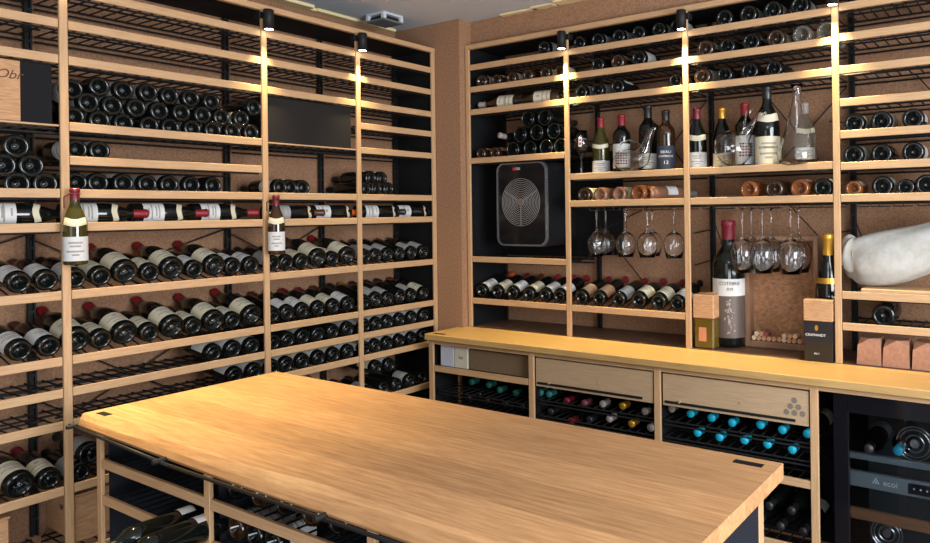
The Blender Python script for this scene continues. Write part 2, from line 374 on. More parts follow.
# ------------------------------------------------------------------ worktop and cabinets
b = bmesh.new(); box(b, (.147, -.240, .869), (2.95, .017, ZC), .003); box(b, (.184, .017, .869), (2.95, RY-.004, ZC)); box(b, (.184, RY-.004, .869), (2.95, WR-.001, ZC-.0006)); wt = obj('worktop', b, TOPC); tag(wt, 'long pale oak worktop glowing yellow under the right rack', 'worktop')
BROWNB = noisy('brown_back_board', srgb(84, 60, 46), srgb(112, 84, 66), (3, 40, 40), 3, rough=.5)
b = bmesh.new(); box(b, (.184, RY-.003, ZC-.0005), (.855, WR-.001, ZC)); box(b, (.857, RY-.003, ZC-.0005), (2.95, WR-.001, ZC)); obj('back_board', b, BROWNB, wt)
pl = obj('logo_plate', box(bmesh.new(), (.185, -.216, ZC), (.262, -.196, ZC+.0012)), PANEL, wt)
cz = -.21
cb = empty('base_cabinet'); tag(cb, 'pale wood base cabinet with drawers and wire racks under the worktop', 'cabinet')
def fc(u, d, z): return (u, cz+d, z)
CXP = [.165, .828, 1.504, 2.168]
for u in CXP: post(fc, u, .02, .866, WZ, cb, .031)
b = bmesh.new(); box(b, (.135, cz, .845), (2.19, cz+.016, .862), .0015); box(b, (2.19, cz, .847), (2.9, cz+.010, .862), .001); obj('top_rail', b, WX, cb)
b = bmesh.new(); box(b, (.19, WR-.02, .02), (2.19, WR-.008, .868)); obj('back_panel', b, PANEL, cb)
b = bmesh.new(); box(b, (.153, cz+.03, .02), (.160, -.001, .868)); box(b, (.190, 0, .02), (.195, WR-.02, .868)); obj('side_panel', b, PANEL, cb)
for u in CXP[1:3]:
    b = bmesh.new(); box(b, (u-.005, cz+.035, .02), (u+.005, WR-.02, .845)); obj('divider', b, PANEL, cb)
rail(fc, CXP[0]+.017, CXP[1]-.017, .732, WX, cb)
b = bmesh.new(); box(b, (.16, cz+.03, .716), (.82, WR-.02, .728)); obj('shelf_board', b, BLK, cb)
for k, zz in ((0, .600), (0, .53), (1, .635), (1, .56), (2, .635), (2, .565)):
    wire_shelf(fc, CXP[k]+.017, CXP[k+1]-.017, zz, cb, .5)
for k in range(3):
    rail(fc, CXP[k]+.017, CXP[k+1]-.017, .497, WX, cb, .031); wire_shelf(fc, CXP[k]+.017, CXP[k+1]-.017, .484, cb, .5)
    rail(fc, CXP[k]+.017, CXP[k+1]-.017, .24, WX, cb, .031); wire_shelf(fc, CXP[k]+.017, CXP[k+1]-.017, .227, cb, .5)
def drawer(x0, x1, emblem):
    z0, z1 = .703, .838
    d = obj('drawer', box(bmesh.new(), (x0, cz+.004, z0), (x1, cz+.024, z1), .0015), GX, cb)
    b = bmesh.new(); box(b, (x0+.01, cz+.024, z0+.01), (x1-.01, cz+.45, z1-.02)); obj('drawer_box', b, PANEL, d)
    b = bmesh.new(); box(b, (x0+.012, cz-.001, z0+.012), (x1-.05, cz+.005, z0+.022)); obj('handle', b, BLK, d)
    b = bmesh.new(); rod(b, (x0+.08, cz+.006, z0+.024), (x0+.08, cz-.003, z0+.024), .006, 12); rod(b, ((x0+x1)/2+.04, cz+.006, z0+.055), ((x0+x1)/2+.04, cz+.0015, z0+.055), .006, 12); obj('peg', b, GX, d)
    if emblem:
        b = bmesh.new(); cx_, cz_ = 2.092, .797
        for r_, n_ in enumerate((1, 2, 3)):
            for i in range(n_):
                x = cx_+(i-(n_-1)/2)*.031; z = cz_-r_*.024
                rod(b, (x, cz+.006, z), (x, cz+.0032, z), .0115, 20)
        obj('emblem', b, mat('emblem_grey', srgb(120, 108, 98), .6), d)
drawer(.852, 1.480, False); drawer(1.528, 2.146, True)
# things in the open compartment
def giftbox(name, x0, x1, y0, y1, z0, z1, m, label, cat='box', txt=None, tm=None, group=None, ts=.02):
    b = bmesh.new(); box(b, (x0, y0, z0), (x1, y1, z1), .0015)
    t = empty(name); tag(t, label, cat, group); obj('carton', b, m, t)
    if txt:
        me = text_mesh(txt, ts, .0003, tm or INKD); o = link('print', me, t); o.location = ((x0+x1)/2, y0-.0006, (z0+z1)/2); o.rotation_euler = (PI/2, 0, 0)
    return t
WB = mat('white_carton', srgb(196, 200, 212), .6); CBX = mat('cream_carton', srgb(208, 202, 184), .6)
giftbox('gift_box', .205, .297, cz+.03, cz+.20, .7285, .838, WB, 'white square gift box in the open cabinet compartment, left of the cream one', txt='•', tm=INK)
giftbox('gift_box', .302, .394, cz+.03, cz+.20, .7285, .836, CBX, 'cream gift box with small printed mark in the open cabinet compartment', txt='IUI', tm=INKD, ts=.022)
BR = noisy('brown_cardboard', srgb(104, 84, 62), srgb(128, 106, 80), (120, 120, 10), 3, rough=.9)
giftbox('cardboard_box', .402, .790, cz+.035, cz+.32, .7285, .832, BR, 'long brown ribbed cardboard box in the open cabinet compartment')

# ------------------------------------------------------------------ wine cooler under the worktop
t = empty('wine_cooler'); tag(t, 'black glass-door wine cooler under the right end of the worktop', 'wine cooler')
x0, x1, y0, y1, z0, z1 = 2.235, 2.86, cz+.012, .33, .05, .846
b = bmesh.new()
for a, c in (((x0, y0+.03, z0), (x0+.03, y1, z1)), ((x1-.03, y0+.03, z0), (x1, y1, z1)), ((x0, y0+.03, z0), (x1, y1, z0+.03)), ((x0, y0+.03, z1-.03), (x1, y1, z1)), ((x0, y1-.02, z0), (x1, y1, z1))): box(b, a, c)
obj('body', b, PANEL, t)
d = obj('door', box(box(box(box(bmesh.new(), (x0, y0, z0), (x0+.055, y0+.025, z1), .002), (x1-.05, y0, z0), (x1, y0+.025, z1), .002), (x0+.05, y0, z1-.07), (x1-.05, y0+.025, z1), .002), (x0+.05, y0, z0), (x1-.05, y0+.025, z0+.07), .002), mat('gloss_black', (.006, .006, .008), .12), t)
GD = mat('smoked_glass', (.62, .66, .70), .0, trans=1, ior=1.25)
obj('pane', box(bmesh.new(), (x0+.05, y0+.006, z0+.06), (x1-.045, y0+.011, z1-.06)), GD, d)
GREY = mat('cooler_grey', srgb(120, 130, 134), .4, .3); DG = mat('cooler_dark_lining', srgb(60, 66, 70), .5)
obj('lining', box(bmesh.new(), (x0+.031, y1-.06, z0+.031), (x1-.031, y1-.03, z1-.031)), DG, t)
obj('shelf_front', box(bmesh.new(), (x0+.035, cz+.075, .588), (x1-.035, cz+.095, .612), .002), GREY, t)
obj('divider', box(bmesh.new(), (x0+.035, cz+.06, .490), (x1-.035, cz+.08, .548), .002), GREY, t)
sf = obj('lower_shelf_front', box(bmesh.new(), (x0+.035, cz+.075, .36), (x1-.035, cz+.095, .40), .002), noisy('shelf_wood', srgb(120, 80, 52), srgb(140, 96, 64), (3, 60, 60), 3), t)
o = link('logo_text', text_mesh('ecoi', .030, .0003, WHT), t); o.location = (2.425, cz+.059, .520); o.rotation_euler = (PI/2, 0, 0)
b = bmesh.new()
for r_, n_ in enumerate((1, 2, 3)):
    for i in range(n_): rod(b, (2.375+(i-(n_-1)/2)*.009, cz+.0605, .531-r_*.0075), (2.375+(i-(n_-1)/2)*.009, cz+.0588, .531-r_*.0075), .0034, 10)
obj('logo_mark', b, WHT, t)
cpn = obj('control_panel', box(bmesh.new(), (2.485, cz+.057, .500), (2.62, cz+.0605, .538)), mat('panel_black', (.01, .01, .02), .2), t)
b = bmesh.new()
for i in range(5): rod(b, (2.505+i*.022, cz+.0575, .52), (2.505+i*.022, cz+.0562, .52), .003, 8)
obj('button', b, WHT, t)
for (x, z, r_) in ((2.50, .665, .062), (2.40, .31, .055)):
    b = bmesh.new()
    for q in (r_, r_*.82, r_*.5):
        path(b, [(x+q*math.cos(a*PI/14), cz+.12, z+q*math.sin(a*PI/14)) for a in range(29)], .0025, 6)
    lathe(b, [(0, -.004), (r_*.25, -.004), (r_*.25, .004), (0, .004)], 16)
    bmesh.ops.rotate(b, verts=[v for v in b.verts if abs(v.co.z) < .01 and abs(v.co.x) < .03 and abs(v.co.y) < .03], cent=(0, 0, 0), matrix=Matrix.Rotation(PI/2, 3, 'X'))
    bmesh.ops.translate(b, verts=[v for v in b.verts if abs(v.co.x) < .03 and abs(v.co.z) < .03], vec=(x, cz+.12, z))
    obj('fan_grille', b, CHROME, t)

bottle((2.455, .13, .652), (.0, -1, .0), 'bottle with turquoise cap lying behind the glass door of the cooler', foil='teal', lab=None)
bottle((2.36, .10, .652), (.0, -1, .0), 'dark bottle lying in the cooler, left of the turquoise-capped one', foil='black', lab='grey')

# ------------------------------------------------------------------ table
TX0, TX1, TY0, TY1 = .277, 2.358, -1.935, -1.197
tt = empty('tasting_table'); tag(tt, 'large oak island table with wine storage beneath its thick top', 'table')
b = bmesh.new(); NX = 60; sec = []; TYN = TY0
for i in range(NX+1):
    x = TX0+(TX1-TX0)*i/NX
    TY0 = -1.912-.026*min(1, (x-TX0)/.9)
    wv = .006*math.sin(x*5.1)+.004*math.sin(x*13+1)
    k = min(1, max(0, (x-TX0)/.12)); top = TY0+.012+(.022+wv)*k
    P = [(TY1, ZC-.040), (TY1, ZC-.002), (TY1-.002, ZC), (top+.006, ZC), (top, ZC-.003), (TY0+.004+.010*k*.5, ZC-.018), (TY0, ZC-.034), (TY0+.002, ZC-.042)]
    sec.append([b.verts.new((x, y, z)) for y, z in P])
for A, B in zip(sec, sec[1:]):
    for i in range(len(A)): b.faces.new((A[i], A[(i+1) % len(A)], B[(i+1) % len(A)], B[i]))
b.faces.new(sec[0][::-1]); b.faces.new(sec[-1])
obj('tabletop', b, TABLE, tt); TY0 = TYN
for (a0, a1, c0, c1) in ((.318, .380, -1.878, -1.855), (2.247, 2.322, -1.257, -1.233)):
    obj('logo_plate', box(bmesh.new(), (a0, c0, ZC), (a1, c1, ZC+.0012)), PANEL, tt)
tf = -1.885
def ft(u, d, z): return (u, tf+d, z)
TP = [.354, .978, 1.64, 2.30]
for u in TP: post(ft, u, .02, .8585, WZ, tt, .028)
for u in (.354, 2.30):
    b = bmesh.new(); box(b, (u-.017, -1.262, .02), (u+.017, -1.228, .8605), .002); obj('post', b, WZ, tt)
b = bmesh.new(); box(b, (.339, tf+.034, .02), (.345, -1.262, .858)); obj('side_panel', b, NAVY, tt)
b = bmesh.new(); box(b, (2.309, tf+.034, .02), (2.315, -1.262, .858)); obj('side_panel', b, NAVY, tt)
b = bmesh.new(); box(b, (.372, -1.250, .02), (2.282, -1.244, .858)); obj('back_panel', b, PANEL, tt)
for u in TP[1:3]:
    b = bmesh.new(); box(b, (u-.004, tf+.034, .02), (u+.004, -1.262, .855)); obj('divider', b, NAVY, tt)
for k in range(3):
    for z in (.763, .648, .40):
        rail(ft, TP[k]+.018, TP[k+1]-.018, z, WX, tt, .029); wire_shelf(ft, TP[k]+.018, TP[k+1]-.018, z-.013, tt, .6)
b = bmesh.new(); rod(b, (.222, -1.915, .858), (.90, -1.945, .857), .005, 12); rod(b, (.90, -1.945, .857), (2.42, -1.945, .857), .005, 12); obj('front_rod', b, BLK, tt, True)
for x, y in ((.262, -1.918), (.85, -1.943), (1.55, -1.945), (2.22, -1.945)):
    b = bmesh.new(); rod(b, (x, y-.022, .862), (x, y+.045, .862), .007, 14); obj('rod_bracket', b, BLK, tt)

# ------------------------------------------------------------------ bottles on the left rack
BAYL = {0: "left rack's leftmost bay", 1: "left rack's wide bay", 2: "left rack's middle bay", 3: "left rack's corner bay"}
def rowL(pts, bay, level, shelf, looks, tilt=0, X=-.012, group=None, zfix=None):
    """pts: base centres read off the photo; each bottle lies on its shelf with the base at the front edge"""
    n = len(pts)
    for i, (px, py) in enumerate(sorted(pts)):
        lk = looks[i % len(looks)] if isinstance(looks, list) else looks
        kind, glass, foil, lab, word = lk
        r = SH[kind][0]; q = onX(px, py, X)
        z = q.z if zfix is None else LZ[level]+zfix+r/math.cos(math.radians(tilt))
        ti = tilt if tilt != 15 else (17 if kind == 'wide' else 11)
        t = math.radians(ti+R.uniform(-.6, .6)); a = R.uniform(-.015, .015)
        o = 'only' if n == 1 else ORD[i]
        bottle((X+R.uniform(-.004, .002), q.y, z), (-math.cos(t), a, math.sin(t)),
               '%s from left, %s, %s, %s' % (o + ' bottle', BAYL[bay], shelf, word), kind, glass, foil, lab, spin=R.uniform(-.35, .35) if tilt else R.uniform(-2.6, 2.6),
               group=group or 'bottles in the '+BAYL[bay].replace("'s", ''))
PL = ('bordeaux', GL, 'black', 'white', 'dark base'); PLG = ('bordeaux', GL, 'black', 'grey', 'dark base')
S5 = [(75, 116.4), (100.4, 120), (124.8, 123), (150.2, 125.4), (171.8, 127.3), (193.8, 128.6), (213.8, 129.9), (233.6, 130.9), (252.3, 132.3)]
rowL(S5, 1, '5', 'bottom row of three-high stack', [PL, PLG], group='three-high bottle stack')
rowL([(89.1, 102.3), (113.2, 105.5), (137.1, 107.9), (160.6, 110.8), (182.6, 112.6), (203.8, 114.9), (222.6, 117.3), (242.3, 118.7)], 1, '5', 'middle row of three-high stack', [PLG, PL], group='three-high bottle stack')
rowL([(73.2, 89.1), (100.4, 86.3), (124.8, 90), (149.3, 92.3), (170.9, 95.7), (192.1, 98.2), (212.6, 101.4), (254.9, 107.5)], 1, '5', 'top row of three-high stack', [PL, PLG], group='three-high bottle stack')
BG = ('burgundy', GL, 'black', 'grey', 'dark base')
rowL([(17, 146.2)], 0, '6', 'top of small pyramid', BG, group='bottle pyramid at the left edge')
rowL([(4, 165), (32.6, 165.5)], 0, '6', 'middle of small pyramid', BG, group='bottle pyramid at the left edge')
rowL([(18.2, 183.8), (46.4, 183.8)], 0, '6', 'bottom of small pyramid', BG, group='bottle pyramid at the left edge')
rowL([(77.4, 149.4), (100.6, 150.6)], 1, 'D', 'nearly empty shelf', PL, zfix=-.011)
rowL([(77.4, 181.6), (99, 183), (124.6, 183), (148.4, 183), (170.3, 183.7), (192.3, 184), (213.7, 185.5)], 1, '6', 'shelf above sideways bottles', [('bordeaux', GL, 'black', 'white', 'dark base'), ('bordeaux', GL, 'brown', 'grey', 'dark base')], zfix=-.011)
rowL([(280.6, 185.5), (291.5, 186.8), (303.9, 186.3)], 2, '6', 'shelf above sideways bottles', PL, zfix=-.011)
rowL([(366.2, 188.8), (377.5, 188.8), (389, 188.8)], 3, '6', 'lower row above sideways bottles', PL, group='small stack in the corner bay')
rowL([(371.3, 177.7), (382.6, 178.5)], 3, '6', 'upper row above sideways bottles', PL, group='small stack in the corner bay')
LR_ = ('wide', GL, 'red', 'cream', 'cream label'); SW = ('bordeaux', GL, 'brown', 'white', 'white label'); SWB = ('bordeaux', GL, 'black', 'white', 'white label')
SG = ('bordeaux', GL, 'wine', 'cream', 'cream label'); DK = ('bordeaux', GL, 'black', None, 'no label'); SGR = ('bordeaux', GL, 'black', 'grey', 'grey label')
F8, F9, F10, F11 = ['%s shelf below sideways bottles' % o for o in ORD[:4]]
rowL([(19.4, 283), (47.7, 281)], 0, '8', F8, [SW, SW], 15, zfix=.001)
rowL([(75.5, 277), (101.9, 277.5), (126.5, 272.9), (151, 273.5), (173.4, 269), (195.4, 269), (215.5, 266.5), (234, 266.3), (252.6, 264.4)], 1, '8', F8, [SWB, SG, LR_, SG, LR_, SW, LR_, SW, SW], 15, zfix=.001)
rowL([(273.5, 264), (287.5, 261.6), (302.5, 261.6), (319.6, 258), (334.2, 259.4), (348.9, 255.8)], 2, '8', F8, [SGR, SG, SG, LR_, SG, LR_], 15, zfix=.001)
rowL([(366.5, 255.2), (377.2, 254.6), (389, 254), (401, 253.2), (412.8, 252.2), (424.6, 251.3)], 3, '8', F8, [SGR, SGR, SGR, DK, SGR, SGR], 13, zfix=.001)
rowL([(21, 350.5), (50, 347)], 0, '9', F9, [SW, SW], 15, zfix=.001)
rowL([(77.4, 340), (101.9, 338.7), (126.5, 333.5), (150, 332.3), (173.4, 327.6), (194.3, 327.1), (215, 321.4), (234, 319), (253.3, 312.8)], 1, '9', F9, [LR_, SG, LR_, SG, LR_, SG, LR_, SG, LR_], 15, zfix=.001)
rowL([(273.6, 314), (288.2, 310.4), (303.8, 309), (319.1, 308.2), (334.2, 306.8), (348.9, 305.4)], 2, '9', F9, [DK, SW, SW, SG, SG, SW], 14, zfix=.001)
rowL([(365.5, 299), (377, 297.4), (388.5, 296), (401, 293.5), (412.8, 293), (424.8, 292.3)], 3, '9', F9, [DK, ('burgundy', GL, 'gold', 'grey', 'black body'), SGR, ('burgundy', GL, 'black', None, 'no label'), SGR, SG], 14, zfix=.001)
rowL([(214.5, 353), (234.4, 351), (253, 346.6)], 1, '10', F10, SW, 8, zfix=-.008)
rowL([(274, 343), (288.5, 340.9), (304.3, 338.7), (319.1, 335.9), (334.2, 333.7), (348.9, 331.5)], 2, '10', F10, [DK, DK, SGR, DK, DK, SGR], 8, zfix=-.008)
rowL([(366, 326.5), (377.4, 324.4), (388.9, 322), (401.1, 319.3), (413, 318), (424.8, 315.7)], 3, '10', F10, [SW, SW, SGR, SW, SW, SW], 8, zfix=-.008)
rowL([(236, 371), (255.5, 366)], 1, '11', F11, SW, 8, zfix=-.008)
rowL([(272.8, 367), (287.8, 365.3), (303.8, 363), (319.6, 359.6), (334.6, 356.7), (349, 353)], 2, '11', F11, [SGR, SW, SG, SW, SG, SW], 8, zfix=-.008)
rowL([(365.5, 348.8), (377, 348), (388.9, 344.5), (401, 341.6), (413, 338.7), (424.4, 336.6)], 3, '11', F11, [SW, SW, SW, SW, SW, SW], 8, zfix=-.008)
rowL([(20.8, 490), (50.4, 482)], 0, '12', 'lowest bottle shelf', [LR_, SG], 10, zfix=-.006)
rowL([(80.3, 475)], 1, '12', 'lowest shelf beside the table leg', SGR, 4, zfix=-.008)
rowL([(91.2, 454)], 1, '12', 'top of lowest-shelf stack', BG, 4)
rowL([(312, 384), (327, 380.6), (341.5, 376.5), (353, 374.4)], 2, '12', 'lowest shelf', [SG, SGR], 4, zfix=-.008)
rowL([(369.3, 381), (384.5, 377.5), (397.5, 375.5), (411, 373), (423.4, 371)], 3, '12', 'lower row of bottom stack', [SGR, DK, DK, SGR, DK], 4, zfix=-.008, group='bottom stack in the corner bay')
rowL([(377, 367.4), (390.4, 365.3)], 3, '12', 'upper row of bottom stack', [SG, SW], 4, group='bottom stack in the corner bay')
def rad_at(kind, z):
    r, h, sh = SH[kind]; P = [(r, 0)]+[(r*a, zz) for a, zz in sh]
    for (ra, za), (rb_, zb) in zip(P, P[1:]):
        if za <= z <= zb: return ra+(rb_-ra)*(z-za)/(zb-za)
    return P[-1][0]
def neck_label(t, kind, med):
    b = bmesh.new(); g = []
    for j in range(6):
        z = med[0]+(med[1]-med[0])*j/5; rr_ = rad_at(kind, z)+.0022
        g.append([b.verts.new((rr_*math.cos(a), rr_*math.sin(a), z-.004*math.cos(a*3))) for a in [math.radians(-60+120*i/10) for i in range(11)]])
    for A, B in zip(g, g[1:]):
        for i in range(10): b.faces.new((A[i], A[i+1], B[i+1], B[i]))
    obj('neck_label', b, LB['cream'], t, True)
# sideways bottles, lying along the shelf with the neck to the right
SD = [(-30, 'black', 'white', "leftmost sideways bottle at the photo's left edge, white label"), (57, 'red', 'white', 'sideways bottle lying just behind the hanging white wine bottle'), (128, 'red', 'white', 'second sideways bottle in the wide bay, red capsule to the right'),
      (187, 'red', 'white', 'third sideways bottle in the wide bay, red capsule beside the second post'), (262, 'brown', 'grey', 'sideways bottle just right of the second hanging bottle, brown capsule'),
      (304.5, 'orange', 'white', 'sideways bottle in the middle bay with an orange capsule'), (355, 'black', 'white', 'first sideways bottle in the corner bay, white label'), (389, 'black', 'white', 'last sideways bottle in the corner bay, next to the black panel')]
for px, fo, lb, tx in SD:
    q = onX(px, 212, -.10); k = 'burgundy' if px < 190 else 'bordeaux'; y0 = q.y
    t_ = bottle((-.10, y0, LZ['7']-.010+SH[k][0]), (.19, 1, 0), tx, k, GL, fo, lb, up=(1, 0, .25), spin=0, lz=(.045, .118), group='sideways bottles on the left rack')
    neck_label(t_, k, (.165, .185) if k == 'burgundy' else (.205, .222))
# bottles hung in front of the posts
def hanger(y, z, label):
    b = bmesh.new(); c = Vector((.050, y, z))
    path(b, [c+Vector((.0165*math.cos(a*PI/8), .0165*math.sin(a*PI/8), 0)) for a in range(17)], .002, 6)
    path(b, [c+Vector((-.0165, -.0, 0)), (.010, y-.0, z), (.006, y-.016, z-.01), (.006, y-.016, z-.05)], .002, 6)
    o = obj('bottle_hanger', b, FO['wine'] if y < -1.5 else BLK); tag(o, label, 'bottle holder')
hanger(-1.822, 1.622, 'wire neck ring on the first post holding the white wine bottle')
hanger(-1.036, 1.606, 'wire neck ring on the second post holding the dark label bottle')
def hero(base, label, kind, glass, foil, lab, lz, scale=1, up=(1, 0, 0), foil_len=.05, med=None, text=(), name='wine_bottle', spin=0, zs=1, arc=150, ink=True, group=None, fat=1):
    t = empty(name); tag(t, label, 'bottle', group)
    link('glass', bottle_mesh(kind, glass), t)
    if foil: link('capsule', capsule_mesh(kind, foil, foil_len), t)
    r = SH[kind][0]
    if lab: link('label', label_mesh(kind, lab, lz[0], lz[1], arc, ink), t)
    if med: neck_label(t, kind, med)
    for s_, size, z, m_ in text:
        link('label_print', wrap_text(s_, size, r+.0012, z, m_), t)
    place(t, base, (0, 0, 1), up, spin)
    t.scale = (scale*fat, scale*fat, scale*zs)
    return t
VUP = (CAM-Vector((0, -1.8, 1.5))); VUP.z = 0
hero((.050, -1.822, 1.372), 'green-gold white wine bottle with white label hanging on the first post', 'burgundy', GLG, 'wine', 'white', (.016, .108), up=VUP, med=(.150, .178), foil_len=.045, arc=170, scale=.92)
VUP2 = (CAM-Vector((0, -1.0, 1.5))); VUP2.z = 0
hero((.050, -1.036, 1.364), 'dark wine bottle with square white label hanging on the second post', 'burgundy', GL2, 'wine', 'white', (.020, .112), up=VUP2, med=(.152, .180), foil_len=.06, arc=140, scale=.90)

# boxes and crates on the left rack
t = empty('wooden_box'); tag(t, "pale wooden box with script and black end at the photo's upper left", 'box')
obj('crate', box(bmesh.new(), (-.26, -2.42, 1.868), (-.004, -1.958, 2.073), .002), CRATE, t)
obj('black_end', box(bmesh.new(), (-.26, -1.9575, 1.868), (-.004, -1.866, 2.073), .001), PANEL, t)
o = link('script', text_mesh('Obr', .044, .0003, mat('burnt_script', srgb(96, 56, 34), .7), shear=.35), t); o.location = (-.003, -1.992, 2.022); o.rotation_euler = (PI/2, 0, PI/2)
def shelfline(y0, y1, label):
    o = obj('shelf_board', box(bmesh.new(), (-.28, y0, 1.8605), (-.002, y1, 1.8665)), WY, lr)
shelfline(-2.53, -1.847, ''); shelfline(-1.035, -.548, '')
t = empty('black_box'); tag(t, 'large black box filling the gap between the two left rack lamps', 'box')
obj('carton', box(bmesh.new(), (-.27, -1.032, 1.867), (-.008, -.574, 2.072), .002), mat('charcoal_box', (.014, .012, .011), .7, spec=.25), t)
t = empty('wooden_crate'); tag(t, 'pale wooden wine crate on the lowest shelf, half behind the table', 'crate')
obj('side_boards', box(bmesh.new(), (-.30, -1.79, .356), (-.055, -1.36, .522), .003), CRATE, t)
obj('lid', box(bmesh.new(), (-.303, -1.795, .522), (-.050, -1.355, .531), .002), CRATE, t)
o = link('burned_mark', text_mesh('W', .03, .0003, INKD), t); o.location = (-.17, -1.7912, .46); o.rotation_euler = (PI/2, 0, 0)
t = empty('wooden_crate'); tag(t, "pale wooden crate at the photo's bottom left corner", 'crate')
obj('side_boards', box(bmesh.new(), (-.30, -2.45, .356), (-.04, -1.995, .522), .003), CRATE, t)
obj('lid', box(bmesh.new(), (-.303, -2.455, .522), (-.037, -1.992, .531), .002), CRATE, t)

# ------------------------------------------------------------------ bottles on the right rack
def rowR(pts, bay, z0, shelf, looks, tilt=0, Y=RY+.012, group=None, rest=True):
    n = len(pts)
    for i, (px, py) in enumerate(sorted(pts)):
        kind, glass, foil, lab, word = looks[i % len(looks)] if isinstance(looks, list) else looks
        r = SH[kind][0]; q = onY(px, py, Y); z = z0-.011+r/math.cos(math.radians(tilt)) if rest else q.z
        if rest and tilt: z += .010
        t = math.radians(tilt+R.uniform(-.6, .6)); o = 'only' if n == 1 else ORD[i]
        bottle((q.x, Y+R.uniform(-.002, .004), z), (R.uniform(-.02, .02), math.cos(t), math.sin(t)),
               '%s bottle from left, right rack %s bay, %s, %s' % (o, bay, shelf, word), kind, glass, foil, lab, spin=R.uniform(-.35, .35) if tilt else R.uniform(-2.6, 2.6),
               group='bottles in the right rack %s bay' % bay)
BGB = ('burgundy', GL, 'black', 'grey', 'dark base'); BDB = ('bordeaux', GL, 'black', 'grey', 'dark base'); BBR = ('burgundy', GL2, 'gold', 'grey', 'brownish base')
BCL = ('burgundy', GLC, 'white', None, 'clear glass'); BRD = ('bordeaux', GL2, 'red', 'grey', 'reddish-brown base'); HB = ('half', GL2, 'red', 'cream', 'small brown base')
rowR([(543.3, 45.9)], 'first', RZ['1'], 'top shelf', BGB)
rowR([(578, 36.5), (596.5, 35.9), (617.4, 32.3), (637.9, 29.2), (658.3, 24.4), (676.5, 23)], 'second', RZ['1'], 'top shelf', BDB)
rowR([(723.6, 12.8), (747.7, 11.3), (772.1, 5.6), (799.4, 1)], 'third', RZ['1'], 'top shelf', BGB)
rowR([(480.8, 79.6), (495.3, 81), (510.3, 78.2), (527.2, 76), (544, 73.2), (558.4, 70.3)], 'first', RZ['2'], 'second shelf', [BRD, HB, HB, HB, HB, HB])
rowR([(597.2, 62.8), (617, 58.9), (637.5, 56.8)], 'second', RZ['2'], 'second shelf', [BDB, BRD, BGB])
rowR([(704.4, 47), (726.6, 45), (750.5, 42.3), (775, 37.6), (801.2, 34.8), (825.3, 31)], 'third', RZ['2'], 'second shelf', [BBR, BDB, BGB, BBR, BCL, BCL])
rowR([(580.5, 90.8), (596.8, 90), (616.6, 87.2), (674.8, 80)], 'second', RZ['3'], 'third shelf', [BDB, BDB, BGB, BDB])
rowR([(701.6, 76.1), (724.2, 74), (748.6, 71), (773.4, 69.5)], 'third', RZ['3'], 'third shelf', [BBR, BDB, BGB, BDB])
for px, tx in ((524, 'left sideways bottle, white label, on the third shelf above the fan'), (563.5, 'right sideways bottle, white label, on the third shelf above the fan')):
    q = onY(px, 95, RY+.09); bottle((q.x-(.0 if px < 540 else .012), RY+.09, RZ['3']-.011+.0405), (-1, -.12, 0), tx, 'burgundy', GL2, 'white' if px < 540 else 'black', 'cream', up=(0, -1, .2), lz=(.05, .15), group='sideways bottles on the right rack')
RG = ('sparkling', GL, 'black', None, 'hollow dark base')
rowR([(480, 153), (493.8, 152.3), (512.4, 151), (529, 150), (545.8, 148), (560.0, 146)], 'first', RZ['a4'], 'bottom row of stack', [('half', GL2, 'orange', 'tan', 'tan label'), ('half', GL2, 'orange', 'tan', 'tan label'), RG, RG, RG, RG])
rowR([(519.2, 134.5), (536.2, 132.6), (553, 131)], 'first', RZ['a4'], 'middle row of stack', RG, rest=False)
rowR([(527.2, 119), (544.0, 117.6)], 'first', RZ['a4'], 'top row of stack', RG, rest=False)
bottle((.47, .30, 1.925), (-.16, -1, .13), 'corked bottle neck poking forward over the stack above the fan', 'half', GL, 'white', None)
A6 = [('bordeaux', GL, 'orange', 'white', 'white label'), ('bordeaux', GL, 'wine', 'cream', 'cream label'), ('bordeaux', GL, 'brown', 'white', 'white label'), ('bordeaux', GL, 'red', 'cream', 'cream label'), ('bordeaux', GL, 'red', 'white', 'white label'), ('bordeaux', GL, 'red', 'white', 'white label')]
rowR([(480.8, 291.7), (496, 291.7), (511.7, 292.5), (528.2, 293.8), (544.0, 295.3), (558.6, 296)], 'first', RZ['a6'], 'sloping shelf', A6, 14)
A7 = [('bordeaux', GL, 'wine', 'tan', 'tan label'), ('bordeaux', GL, 'wine', 'tan', 'spotted base'), ('bordeaux', GL, 'wine', 'grey', 'grey label'), ('burgundy', GL, 'wine', 'cream', 'cream label'), ('burgundy', GL, 'wine', 'cream', 'wide cream label'), ('bordeaux', GL, 'black', 'white', 'white label')]
rowR([(580.7, 297.4), (598, 299.3), (618, 299.3), (637.5, 300), (657.8, 300), (676.5, 301.5)], 'second', RZ['a6'], 'sloping shelf', A7, 14)
SPR = ('burgundy', GLR, 'brown', 'cream', 'amber glass'); SPP = ('bordeaux', GLP, 'white', 'cream', 'rosé wine')
rowR([(583.5, 194.5), (599.5, 194.5), (618, 193), (637.5, 192.4)], 'second', RZ['m5'], 'shelf of amber bottles', [('bordeaux', GL2, 'red', 'cream', 'brown base'), SPP, SPP, SPR])
bottle((1.305, .10, RZ['m5']-.011+.0372), (.45, .89, 0), 'rosé bottle lying diagonally at the right end of the amber row', 'bordeaux', GLP, 'white', 'white', up=(.2, -.3, 1), spin=-.3, lz=(.10, .16))
rowR([(747.7, 189.4), (773.5, 190), (798.8, 188.5), (822.5, 188.5)], 'third', RZ['m5'], 'shelf above glasses', [SPR, ('burgundy', GL2, 'white', 'cream', 'clear brown base'), SPR, BGB])
rowR([(853.8, 123), (881, 121.5), (912.7, 119)], 'fourth', RZ['q5'], 'upper of two rows of three', BGB)
